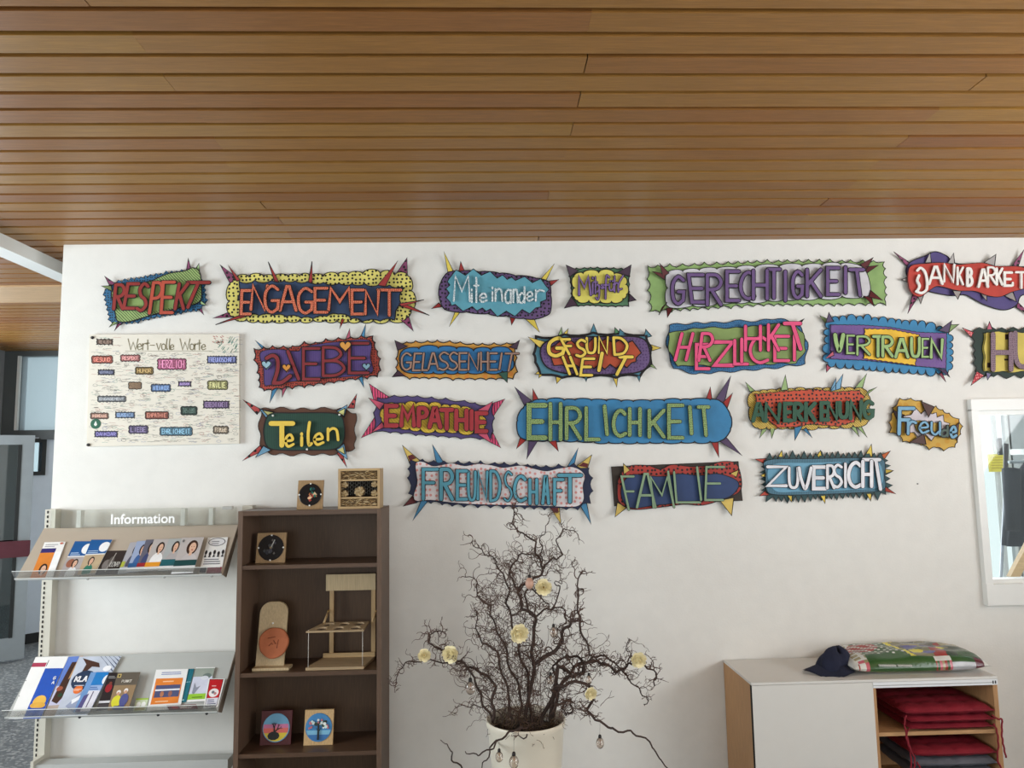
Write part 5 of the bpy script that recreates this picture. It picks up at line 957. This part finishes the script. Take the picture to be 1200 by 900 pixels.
leaflet('brochure', 'white booklet with orange cover picture on the lower shelf', L1, 1, O2, S1, ((785, 193), (946, 189), (905, 388), (737, 400)), [('l', .2, .05, .85, .14, 2, (90, 110, 170)), ('r', .07, .23, .9, .86, (222, 128, 52)), ('r', .12, .4, .87, .7, (78, 84, 120)), ('r', .12, .5, .87, .54, (225, 228, 235)), ('e', .35, .62, .06, .07, (180, 120, 90)), ('e', .6, .62, .06, .07, (150, 100, 90)), ('l', .3, .27, .7, .33, 1, (240, 200, 160)), ('l', .2, .76, .75, .82, 1, (240, 200, 160))], 1)
leaflet('brochure', 'teal brochure mostly hidden beside the orange picture booklet', L1, 1, O2, S1, ((935, 190), (976, 188), (935, 354), (895, 360)), [('r', .3, .4, 1, .41, (190, 220, 225)), ('l', .4, .88, .8, .96, 1, (180, 215, 220))], 0, base=(28, 106, 122))
leaflet('brochure', 'white brochure with misty photo and lime green band', L1, 1, O2, S1, ((985, 182), (1081, 180), (1037, 350), (938, 356)), [('r', 0, .03, 1, .28, (150, 160, 150)), ('r', 0, .28, 1, .78, (205, 208, 225)), ('e', .7, .26, .22, .08, (110, 125, 120)), ('e', .6, .32, .2, .06, (215, 220, 228)), ('p', [(.15, .45), (.3, .6), (.5, .55), (.25, .8), (.15, .75)], (140, 145, 160)), ('r', 0, .78, 1, .94, (150, 200, 60)), ('l', .2, .83, .8, .9, 1, (90, 130, 40))], 1)
leaflet('brochure', 'red flyer shaped like a phone screen, rightmost on lower shelf', L1, 1, O2, S1, ((1048, 238), (1131, 238), (1094, 380), (1022, 386)), [('r', .08, .02, .92, .97, (60, 25, 30)), ('r', .11, .04, .89, .68, (190, 28, 38)), ('e', .5, .5, .32, .15, (232, 228, 228)), ('e', .45, .48, .1, .05, (110, 110, 120)), ('e', .6, .53, .09, .05, (190, 130, 130)), ('r', .11, .68, .89, .95, (215, 216, 226)), ('l', .2, .7, .8, .9, 3, (80, 85, 120)), ('l', .3, .22, .7, .28, 1, (235, 200, 200))], 2)
leaflet('card', 'dark red card lying flat along the lower shelf lip', 'card', 1, O2, S1, ((836, 372), (985, 366), (995, 388), (850, 396)), [('e', .25, .5, .12, .3, (175, 35, 55)), ('e', .55, .5, .1, .3, (190, 170, 160)), ('l', .4, .25, .9, .8, 2, (225, 215, 215))], 4, base=(108, 44, 52))
# ---------------------------------------------------------------- planter and hazel
PYC = 3.62; rimL = W(569.5, 841, PYC); rimR = W(662.5, 841, PYC); PR = (rimR.x-rimL.x)/2; PC = Vector(((rimL.x+rimR.x)/2, PYC, 0)); PZ = rimL.z-.005
prof = [(PR*.70, 0), (PR*.72, .01), (PR*.86, PZ*.55), (PR*.955, PZ*.93), (PR*.985, PZ-.03), (PR*1.0, PZ-.015), (PR*1.0, PZ-.004), (PR*.985, PZ), (PR*.95, PZ-.004), (PR*.93, PZ-.03), (PR*.9, PZ-.10), (0, PZ-.10)]
MB().lathe(PC, prof, 64).build('planter', mat('cream_glaze', (222, 214, 196), .28, var=.02), label='tall cream glazed planter holding the bare twisted branches', cat='planter')
hz = empty('twisted_hazel', (PC.x, PC.y, PZ-.1), 'bare dark corkscrew hazel branches standing in the cream planter', 'branches')
bark = mat('dark_bark', (64, 50, 44), .8, var=.3, bump=.4); bark2 = mat('twig_brown', (84, 62, 52), .8, var=.25)
ZO = (460, 590); ZS = 2.903
mains = [  # zoom px polylines, radius base, depth offset start->end
 ([(450, 760), (478, 560), (474, 480), (487, 395), (440, 350), (432, 290), (478, 262), (512, 222), (492, 180), (480, 125), (425, 92), (408, 55), (420, 0)], .0075, (0, .1)),
 ([(478, 545), (560, 495), (580, 440), (608, 402), (634, 385), (628, 310), (640, 236)], .008, (0, -.1)),
 ([(550, 730), (560, 640), (575, 620), (655, 610), (680, 660), (665, 710), (710, 745), (760, 772), (820, 780), (880, 820), (905, 865), (945, 905)], .007, (-.05, -.2)),
 ([(500, 750), (545, 660), (600, 590), (640, 580), (660, 540), (720, 545), (765, 575), (800, 548), (850, 548), (893, 578), (890, 618)], .008, (0, .05)),
 ([(540, 745), (560, 560), (600, 575), (640, 535), (600, 520), (545, 560), (575, 640)], .008, (.05, .1)),
 ([(345, 740), (340, 680), (345, 610), (290, 570), (240, 545), (205, 520), (160, 495), (125, 475), (130, 445), (172, 432)], .0065, (0, -.05)),
 ([(340, 740), (305, 670), (285, 610), (262, 570), (235, 545), (190, 540), (90, 535), (30, 555), (15, 610)], .005, (-.05, -.1)),
 ([(380, 760), (350, 700), (300, 690), (250, 690), (208, 692)], .003, (-.1, -.15)),
 ([(420, 740), (440, 660), (400, 560), (380, 480), (340, 400), (330, 350), (285, 310), (290, 270), (246, 245)], .0055, (.05, .05)),
 ([(470, 740), (460, 600), (430, 500), (410, 420), (390, 340), (395, 280), (360, 220), (345, 190), (300, 160), (270, 132)], .0055, (.05, .12)),
 ([(485, 390), (520, 360), (580, 360), (590, 400), (560, 430)], .004, (0, 0)),
 ([(512, 222), (540, 190), (575, 180), (560, 120), (595, 85), (640, 122)], .004, (.05, .1)),
 ([(505, 200), (508, 160), (505, 120), (525, 80), (530, 45)], .003, (.1, .1)),
 ([(540, 360), (570, 300), (555, 270), (577, 268), (562, 236)], .003, (.05, .05)),
 ([(445, 770), (430, 765), (380, 790), (340, 830), (290, 855), (250, 845)], .005, (-.26, -.31)),
 ([(380, 790), (340, 820), (320, 870), (295, 905)], .004, (-.26, -.31)),
 ([(430, 765), (455, 795), (410, 790)], .0035, (-.26, -.31)),
 ([(240, 905), (205, 870), (195, 830), (165, 808)], .0035, (-.26, -.3)),
 ([(660, 540), (690, 520), (740, 530), (790, 580), (830, 625), (865, 665), (858, 690)], .0045, (.05, .08)),
 ([(634, 385), (655, 470), (690, 530), (730, 545)], .005, (-.05, 0)),
 ([(410, 740), (380, 600), (350, 500), (300, 470), (285, 400), (290, 370)], .005, (.1, .1)),
 ([(560, 690), (600, 670), (610, 700), (590, 720), (580, 690), (595, 660)], .005, (-.08, -.1)),
 ([(820, 530), (800, 500), (802, 455)], .0025, (.05, .05)),
 ([(430, 290), (400, 250), (420, 190), (460, 170), (500, 185)], .005, (.05, .1)),
 ([(487, 395), (450, 330), (470, 290), (515, 330), (540, 360)], .005, (.03, .0)),
]
rb = random.Random(11)
def curl(b, p, d, L, r, depth, mi):
    n = max(6, int(L/.011)); pts = [p.copy()]; ax = Vector((rb.uniform(-.3, .3), rb.uniform(-1, 1), rb.uniform(-.3, .3))).normalized(); w = rb.choice((-1, 1))*rb.uniform(.35, .85)
    for i in range(n):
        if rb.random() < .28: w = -w*rb.uniform(.7, 1.3); ax = (ax+Vector((rb.uniform(-.4, .4), rb.uniform(-.4, .4), rb.uniform(-.4, .4)))).normalized()
        d = Matrix.Rotation(w, 3, ax) @ d; d = (d+Vector((rb.uniform(-.12, .12), rb.uniform(-.16, .16), rb.uniform(-.1, .14)))).normalized()
        p = p+d*(L/n)
        if p.y > 4.14: p.y = 4.14; d.y = -abs(d.y)
        pts.append(p.copy())
        if depth > 0 and rb.random() < .22: curl(b, p, (d+Vector((rb.uniform(-1, 1), rb.uniform(-.6, .6), rb.uniform(-1, 1)))).normalized(), L*rb.uniform(.35, .6), r*.6, depth-1, mi)
    b.tube(pts, [max(.0010, r*(1-.6*i/n)) for i in range(n+1)], 4, mi, caps=False)
for pts, r0, (d0, d1) in mains:
    b = MB(); sp3 = smooth([(x, y) for x, y in pts], False, 5); n = len(sp3); P3 = []
    ph = rb.uniform(0, 6)
    for i, (x, y) in enumerate(sp3):
        t = i/(n-1); Y = PYC+d0*min(1, t*2)+(d1-d0)*t+.04*math.sin(t*9+ph)*min(1, t*4)
        P3.append(W(ZO[0]+(x+4.5*math.sin(i*1.1+ph))/ZS, ZO[1]+(y+4.5*math.cos(i*1.45+ph))/ZS, Y))
    b.tube(P3, [max(.0016, 1.25*r0*(1-.72*i/n)) for i in range(n)], 7, 0)
    for i in range(2, n):
        if P3[i].z < PZ+.02: continue
        for _k in range((2 if rb.random() < .45 else 1) if rb.random() < (.8 if r0 > .003 else .4) else 0):
            d = (P3[i]-P3[i-1]).normalized(); s_ = rb.uniform(-1, 1)
            t_ = i/n; L = rb.uniform(.05, .17)*(1.0-.45*t_)
            curl(b, P3[i].copy(), (d*.5+Vector((rb.uniform(-1, 1), rb.uniform(-.7, .7), rb.uniform(-.8, .9)))).normalized(), L, max(.0017, r0*.42), 2 if rb.random() < .3 else 1, 1)
    b.build('branch', [bark, bark2], hz)
# dense fine twigs rising inside the bunch
b = MB()
for i in range(150):
    px, py = rb.choice([(rb.gauss(375, 55), rb.uniform(360, 700)), (rb.gauss(440, 50), rb.uniform(150, 330)), (rb.gauss(350, 35), rb.uniform(330, 560)), (rb.gauss(500, 70), rb.uniform(520, 720)), (rb.gauss(420, 80), rb.uniform(560, 720))])
    p = W(ZO[0]+px/ZS, ZO[1]+py/ZS, PYC+rb.uniform(-.12, .15)); curl(b, p, Vector((rb.uniform(-.6, .6), rb.uniform(-.4, .4), 1)).normalized(), rb.uniform(.07, .2), .0017, 1, 0)
for i in range(26):
    a = W(ZO[0]+rb.gauss(430, 70)/ZS, ZO[1]+rb.uniform(380, 600)/ZS, PYC+rb.uniform(-.1, .1)); q = PC+Vector((rb.uniform(-.6, .6)*PR, rb.uniform(-.5, .5)*PR, PZ-.05))
    n = 9; b.tube([q.lerp(a, k/n)+Vector((rb.uniform(-.008, .008), 0, rb.uniform(-.006, .006))) for k in range(n+1)], .0013, 4, 0, caps=False)
b.build('fine_twig', bark2, hz, kind='stuff')
b = MB()
for i in range(330):
    a = rb.uniform(0, 6.28); q = PR*.86*math.sqrt(rb.random()); h = .05*(1-(q/PR)**2); p = PC+Vector((q*math.cos(a), q*math.sin(a), PZ-.05+h*rb.uniform(.2, 1.8)))
    curl(b, p, Vector((rb.uniform(-1, 1), rb.uniform(-1, 1), rb.uniform(-.2, .4))).normalized(), rb.uniform(.04, .09), .0011, 0, rb.randrange(2))
b.lathe(PC, [(0, PZ-.02), (PR*.5, PZ-.03), (PR*.9, PZ-.06)], 24, 2)
b.build('twig_nest', [mat('nest_brown', (92, 72, 50), .9), bark, mat('dark_soil', (48, 38, 30), .95)], hz, kind='stuff')
# flowers
petal = mat('cream_petal', (250, 240, 202), .7, var=.04); core = mat('yellow_core', (222, 186, 96), .7)
for (x, y, R, Y, lb) in ((513, 285, 26, 3.5, 'cream blossom near the top of the branches'), (428, 440, 30, 3.45, 'largest cream blossom, in the middle of the branches'), (200, 512, 27, 3.5, 'cream blossom on the left branches beside the outermost one'),
                         (108, 517, 20, 3.52, 'cream blossom at the far left branch tip'), (835, 530, 25, 3.6, 'yellow-cream blossom at the right branch tip'), (672, 645, 20, 3.5, 'cream blossom low on the right above a hanging bulb'), (560, 405, 0, 3.5, '')):
    if not R: continue
    c = W(ZO[0]+x/ZS, ZO[1]+y/ZS, Y); r_ = R/ZS*Y/F*1.02; root = empty('paper_blossom', c, lb, 'flower', 'cream blossoms on the branches')
    tl = Vector((rb.uniform(-.4, .4), -1, rb.uniform(-.2, .5))).normalized(); e1 = tl.orthogonal().normalized(); e2 = tl.cross(e1)
    for ring, (npt, rr_, op) in enumerate(((7, 1.08, .25), (7, .92, .6), (6, .72, .95), (5, .5, 1.25))):
        for k in range(npt):
            a = 2*math.pi*(k+.5*ring)/npt+rb.uniform(-.15, .15); rad = e1*math.cos(a)+e2*math.sin(a); sd = tl.cross(rad); b = MB(); nU, nV = 5, 5
            for i in range(nU):
                u = i/(nU-1)
                for j in range(nV):
                    v = (j/(nV-1)-.5)*2; wd = math.sin(math.pi*min(.92, .12+u*.82))**.6*.62
                    b.v.append(c+(rad*(u*math.cos(op*u))+tl*(u*math.sin(op*u)+.16*v*v*u+.13*math.sin(v*6+u*4+k*1.7)*u)+sd*(v*wd*.8))*r_*rr_+tl*.003*ring)
            for i in range(nU-1):
                for j in range(nV-1): b.face((i*nV+j, (i+1)*nV+j, (i+1)*nV+j+1, i*nV+j+1), 0, True)
            b.build('petal', petal, root)
    MB().lathe(c+tl*.004, [(r_*.14, 0), (r_*.12, r_*.2), (0, r_*.26)], 10, 0, (e1, e2, tl)).build('flower_centre', core, root)
# hanging glass bulbs
bg_ = glass('bulb_glass', (235, 228, 222), .15, .08); capm = mat('dark_bulb_cap', (40, 36, 34), .4, metal=.5)
for (x, y, top, s_, Y, lb, pk) in ((363, 862, 806, 1, 3.32, 'small clear glass bulb hanging lower left of the planter rim', 0), (413, 880, 782, 1.25, 3.3, 'larger clear glass bulb hanging in front of the planter', 0), (706, 815, 745, 1.1, 3.5, 'clear glass bulb hanging from the long lower right branch', 0),
                          (265, 628, 570, 1.35, 3.5, 'pinkish glass bulb hanging on the left side of the branches', 1), (466, 272, 200, 1.2, 3.5, 'dusty pink egg ornament beside the top blossom', 2), (548, 438, 370, 1.1, 3.5, 'clear glass bulb hanging in the centre right of the branches', 0),
                          (668, 600, 560, .9, 3.45, 'small glass bulb hanging just above the low right blossom', 0), (538, 600, 540, 1.0, 3.5, 'clear glass bulb hanging deep in the lower branches', 0)):
    c = W(ZO[0]+x/ZS, ZO[1]+y/ZS, Y); t_ = W(ZO[0]+x/ZS, ZO[1]+top/ZS, Y); root = empty('glass_bulb', c, lb, 'ornament', 'ornaments hanging in the branches')
    R = .0165*s_; h = R*1.35; prof = [(0, -h)]+[(R*math.sin(math.pi*k/9)*(1 if k > 4 else 1), -h*math.cos(math.pi*k/9)) for k in range(1, 8)]+[(R*.35, h*1.0)]
    MB().lathe(c, prof, 16).build('bulb', bg_ if pk < 2 else mat('pink_egg', (190, 150, 130), .4), root)
    MB().lathe(c+Vector((0, 0, h)), [(R*.38, -.002), (R*.4, .006*s_), (R*.25, .011*s_), (0, .012*s_)], 10).build('bulb_cap', capm, root)
    MB().tube([c+Vector((0, 0, h+.01*s_)), t_], .0006, 3, caps=False).build('thread', capm, root)
    if pk < 2: MB().tube([c+Vector((0, 0, h*.8)), c+Vector((.002, 0, 0)), c-Vector((0, 0, h*.3))], .0015, 4).build('filament', mat('copper_wire', (150, 95, 60), .4, metal=.6), root)
# ---------------------------------------------------------------- sideboard
CX0, CX1, CY0, CY1 = 1.281, 2.522, 3.76, 4.195; CT = W(1000, 797, CY0).z
oak = mat('oak_side', (186, 142, 98), .5, 'woodz', sc=1, var=.1); wl = mat('white_laminate', (214, 212, 206), .3, var=.01)
wx = mat('oak_shelf', (190, 148, 104), .5, 'wood', sc=2)
sb = empty('sideboard', ((CX0+CX1)/2, 3.98, 0), 'white fronted sideboard with oak sides and open right compartment', 'sideboard')
DX = W(1027, 850, CY0).x
box('side_panel', (CX0, CY0+.02, 0), (CX0+.02, CY1, CT-.012), oak, sb); box('side_panel', (CX1-.022, CY0+.004, 0), (CX1, CY1, CT-.012), oak, sb)
box('top_panel', (CX0, CY0+.0, CT-.012), (CX1, CY1, CT), wl, sb)
box('door', (CX0+.003, CY0, .06), (DX-.004, CY0+.018, CT-.014), wl, sb)
box('door_edge', (CX0, CY0+.003, .06), (CX0+.003, CY0+.02, CT-.014), mat('dark_slot', (25, 25, 25), .8), sb)
box('divider', (DX-.004, CY0+.004, .06), (DX+.012, CY1-.01, CT-.03), oak, sb)
box('back_panel', (CX0+.02, CY1-.012, .06), (CX1-.02, CY1-.004, CT-.012), oak, sb)
box('aluminium_rail', (DX-.004, CY0-.004, CT-.040), (CX1-.001, CY0+.012, CT-.013), mat('bright_aluminium', (232, 234, 236), .35, metal=.15, var=.01), sb)
box('rail_groove', (DX-.004, CY0-.0046, CT-.030), (CX1-.03, CY0-.004, CT-.027), mat('grey_line', (150, 150, 148), .6), sb)
for dx in (.022, .010): box('rail_hole', (CX1-dx-.006, CY0-.0052, CT-.034), (CX1-dx, CY0-.004, CT-.02), mat('dark_slot', (25, 25, 25), .8), sb)
SZ = W(1090, 859, CY0+.01).z
box('shelf', (DX+.012, CY0+.012, SZ-.010), (CX1-.022, CY1-.012, SZ+.008), wx, sb)
box('bottom_panel', (CX0+.02, CY0+.02, .06), (CX1-.022, CY1-.012, .08), wx, sb)
# cushions
crim = mat('crimson_fabric', (126, 19, 36), .75, var=.12, bump=.5); gryf = mat('charcoal_fabric', (92, 94, 102), .8, var=.12, bump=.5)
def cushion(x0, x1, y0, y1, z0, h, m, label, seed=0, sag=.0):
    r = random.Random(seed); N = 30; b = MB(); cx, cy = (x0+x1)/2, (y0+y1)/2; a, c = (x1-x0)/2, (y1-y0)/2
    def H(u, v):
        e = (max(0, 1-abs(u)**5)*max(0, 1-abs(v)**5))**.45; tuft = 0
        for tu in (-.5, 0, .5):
            for tv in (-.5, 0, .5): tuft += math.exp(-((u-tu)**2+(v-tv)**2)/.012)
        gr = sum(math.exp(-((u-t_)**2)/.006) for t_ in (-.5, 0, .5))+sum(math.exp(-((v-t_)**2)/.006) for t_ in (-.5, 0, .5))
        return e*(1-.30*min(1, tuft)-.22*min(1, gr)+.05*math.sin(u*17+seed)*math.sin(v*13))
    for sgn in (1, -1):
        for i in range(N+1):
            for j in range(N+1):
                u, v = -1+2*i/N, -1+2*j/N; rnd = 1-.05*(abs(u)*abs(v))**2
                b.v.append(Vector((cx+a*u*rnd, cy+c*v*rnd, z0+h/2+sgn*h/2*(H(u, v) if sgn > 0 else min(1, H(u, v)*1.1))+sag*v)))
    M = (N+1)**2
    for s in (0, 1):
        for i in range(N):
            for j in range(N):
                q = [s*M+i*(N+1)+j, s*M+(i+1)*(N+1)+j, s*M+(i+1)*(N+1)+j+1, s*M+i*(N+1)+j+1]; b.face(q if s == 0 else q[::-1], 0, True)
    root = empty('seat_cushion', (cx, cy, z0), label, 'cushion', 'seat cushions in the sideboard'); b.build('padding', m, root)
    rim = [Vector((cx+a*u, cy+c*v, z0+h/2)) for u, v in ((-.95, -.97), (.95, -.97))]
    MB().tube(rim, .004, 6).build('piping', m, root); return root
ux0 = W(1060, 840, CY0).x; ux1 = CX1-.026
S0 = SZ+.008
k1 = cushion(ux0+.02, ux1, CY0+.0, CY1-.03, S0, .038, crim, 'bottom red tufted cushion on the sideboard shelf', 1)
k2 = cushion(ux0+.015, ux1, CY0-.012, CY1-.03, S0+.036, .042, crim, 'middle red tufted cushion on the sideboard shelf', 2)
k3 = cushion(ux0-.01, ux1, CY0-.02, CY1-.03, S0+.075, .052, crim, 'top red tufted cushion on the sideboard shelf', 3)
lt = W(1110, 884, CY0-.01).z; 
k4 = cushion(ux0+.03, ux1, CY0-.012, CY1-.03, lt-.022, .048, crim, 'red tufted cushion below the sideboard shelf', 4)
k5 = cushion(ux0+.03, ux1, CY0-.012, CY1-.03, lt-.072, .052, gryf, 'charcoal grey cushion under the lower red cushion', 5)
k6 = cushion(ux0+.03, ux1, CY0-.012, CY1-.03, lt-.125, .052, gryf, 'second charcoal grey cushion at the bottom of the sideboard opening', 6)
def tie(parent, pts):
    P = [W(x, y, Y) for x, y, Y in pts]; P = [Vector(p) for p in smooth([tuple(q) for q in P], False, 5)]
    MB().tube([p+Vector((.0018*math.sin(i*1.9), 0, 0)) for i, p in enumerate(P)], .0042, 6).build('tie_ribbon', crim, parent)
tie(k3, [(1062, 838, 3.745), (1060, 848, 3.735), (1063, 864, 3.735), (1067, 880, 3.735), (1068, 903, 3.735)])
tie(k2, [(1066, 853, 3.745), (1062, 862, 3.735), (1066, 876, 3.73), (1072, 890, 3.73), (1070, 905, 3.73)])
tie(k3, [(1162, 838, 3.745), (1170, 843, 3.73), (1174, 843, 3.73), (1174, 860, 3.73), (1176, 874, 3.73), (1179, 888, 3.73)])
tie(k2, [(1164, 848, 3.745), (1168, 856, 3.735), (1170, 872, 3.735), (1169, 890, 3.735), (1175, 903, 3.735)])
tie(k4, [(1074, 893, 3.74), (1078, 899, 3.735), (1080, 906, 3.735)])
# potting soil bag
BYc = 3.97; bx0 = W(985, 775, BYc).x; bx1 = W(1143, 775, BYc).x; by0, by1 = 3.80, 4.16; bh = .100
NU, NV = 108, 60; b = MB(); cols_ = {'white': (205, 205, 198), 'green': (52, 86, 46), 'dk': (46, 62, 42), 'yel': (212, 200, 60), 'red': (150, 52, 46), 'mix1': (122, 118, 88), 'mix2': (88, 84, 74), 'mix3': (150, 140, 104), 'pink': (185, 95, 105), 'blue': (92, 92, 150), 'grey': (168, 168, 172), 'mar': (92, 34, 46)}
names = list(cols_); rs = random.Random(9)
blob = [(rs.uniform(.3, .8), rs.uniform(.35, .95), rs.choice(['mix1', 'mix2', 'mix3', 'dk', 'mix1', 'yel', 'red', 'blue', 'mix2'])) for _ in range(46)]
def bagcol(top, i, j):
    u, v = (i+.5)/NU, (j+.5)/NV
    if not top: v = -v*1.5
    if u < .035 or u > .965: return 'white'
    if v < .1:   # front facing edge
        if v < -.22: return 'white'
        if .12 < u < .60: return 'green' if v > -.09 else ('yel' if v > -.15 else 'white')
        if .60 < u < .72: return ['red', 'green', 'pink', 'mix3'][(i//2+j//2) % 4] if v < .04 else 'white'
        if .72 <= u < .9: return 'grey' if v < .02 else 'green'
        if u >= .9: return 'mar'
        return ['red', 'white', 'pink', 'mix3'][(i//5+j//3) % 4]
    if v > .93: return 'white'
    if (u-.15)**2*2.2+(v-.55)**2 < .045: return 'red' if (i//2+j//2) % 5 else 'white'
    if u < .12: return 'mix3' if (i//3*(j//2)) % 3 else 'white'
    if u < .34+.12*(1-v): return 'green' if not (.2 < v < .8 and (i//2+j//2*2) % 6 == 0) else 'white'
    if u < .37+.12*(1-v): return 'yel'
    if u > .80 and v < .35: return 'green'
    if (u-.52)**2*3+(v-.28)**2*2 < .008: return 'yel'
    if (u-.6)**2*3+(v-.22)**2*2 < .006: return 'blue'
    best = min(blob, key=lambda q: (q[0]-u)**2*2+(q[1]-v)**2); return best[2]
grid = {}
for s in (1, -1):
    for i in range(NU+1):
        for j in range(NV+1):
            u, v = -1+2*i/NU, -1+2*j/NV; e = (max(0, 1-abs(u)**4)*max(0, 1-abs(v)**4))**.5
            wr = 1+.04*math.sin(u*11+v*5)+.03*math.sin(v*14-u*6); shx = .02*v
            zz = e*bh*.62*wr if s > 0 else -e*bh*.38
            corner = .96+.04*(1-abs(u*v))
            grid[s, i, j] = len(b.v); b.v.append(Vector(((bx0+bx1)/2+(bx1-bx0)/2*u*corner+shx-.05*max(0, v)*0, (by0+by1)/2+(by1-by0)/2*v*corner, CT+bh*.385+zz)))
for s in (1, -1):
    for i in range(NU):
        for j in range(NV):
            q = [grid[s, i, j], grid[s, i+1, j], grid[s, i+1, j+1], grid[s, i, j+1]]; b.face(q if s > 0 else q[::-1], names.index(bagcol(s > 0, i, j)), True)
bagm = [mat('bag_'+k, c, .22, var=.15, bump=.25) for k, c in cols_.items()]
bag = b.build('soil_bag', bagm, label='plump glossy green and flower-printed plastic bag lying on the sideboard', cat='bag')
b = MB()
for i, (w0, w1) in enumerate(((1028, 1046), (1048, 1064))):
    pass
# bag seam with white print on the front edge
for k in range(24):
    px = 1030+k*1.5+(2 if k > 12 else 0); a = W(px, 779.5, by0+.004); b.box((a.x, by0-.006, a.z-.004), (a.x+.0045, by0+.02, a.z+.003))
b.build('white_lettering', mat('bag_white', (205, 205, 198), .22), bag, kind='stuff')
seam = MB(); x = bx1-.01
for k in range(8): seam.v += [Vector((x+.012+.004*math.sin(k*2), by0+.03+(by1-by0-.06)*k/7, CT+.022+.004*math.cos(k*3))), Vector((x-.01, by0+.03+(by1-by0-.06)*k/7, CT+.028))]
for k in range(7): seam.face((2*k, 2*k+1, 2*k+3, 2*k+2))
seam.build('clear_seam', glass('seam_film', (240, 240, 240), .6, .1), bag)
# navy cap
NC = mat('navy_cloth', (30, 34, 54), .95, var=.2, bump=.6)
cx_, cy_ = W(972, 775, 3.93).x, 3.93; b = MB(); n = 32
for ri in range(10):
    t = ri/9; R = math.cos(t*math.pi/2)**.7; hh = .105*math.sin(t*math.pi/2)**.9
    for k in range(n):
        a = 2*math.pi*k/n; w1 = 1+.13*math.sin(3*a+1.2+t*2)+.07*math.sin(7*a+t*3); b.v.append(Vector((cx_+.085*R*w1*math.cos(a)+.01+.035*t, cy_+.07*R*w1*math.sin(a), CT+.003+hh*(1+.18*math.sin(2*a+.6)))))
for ri in range(9):
    for k in range(n): b.face((ri*n+k, ri*n+(k+1) % n, (ri+1)*n+(k+1) % n, (ri+1)*n+k), 0, True)
b.face([9*n+k for k in range(n)], 0, True)
cap = b.build('cloth_cap', NC, label='crumpled dark navy cloth cap left of the printed bag', cat='cap')
b = MB(); NI, NJ = 14, 6
for i in range(NI+1):
    a = math.pi*(1.0+.75*i/NI)
    for j in range(NJ+1): q = .07+.055*j/NJ; b.v.append(Vector((cx_-.005+q*1.15*math.cos(a), cy_+q*.95*math.sin(a), CT+.028-.02*(j/NJ)+.012*math.sin(i*.6))))
for i in range(NI):
    for j in range(NJ): p = i*(NJ+1)+j; b.face((p, p+1, p+NJ+2, p+NJ+1), 0, True)
m0 = len(b.v); b.v += [v-Vector((0, 0, .006)) for v in b.v[:]]
for i in range(NI):
    for j in range(NJ): p = m0+i*(NJ+1)+j; b.face((p, p+NJ+1, p+NJ+2, p+1), 0, True)
b.build('brim', NC, cap)
# small nail and cable dot on the wall
nl = W(1075, 567, WY); MB().lathe(Vector((nl.x, WY, nl.z)), [(.003, 0), (.003, .006), (0, .007)], 8, 0, FA()).build('nail', mat('dark_slot', (25, 25, 25), .8), label='tiny dark nail in the bare wall right of the ZUVERSICHT sign', cat='nail')
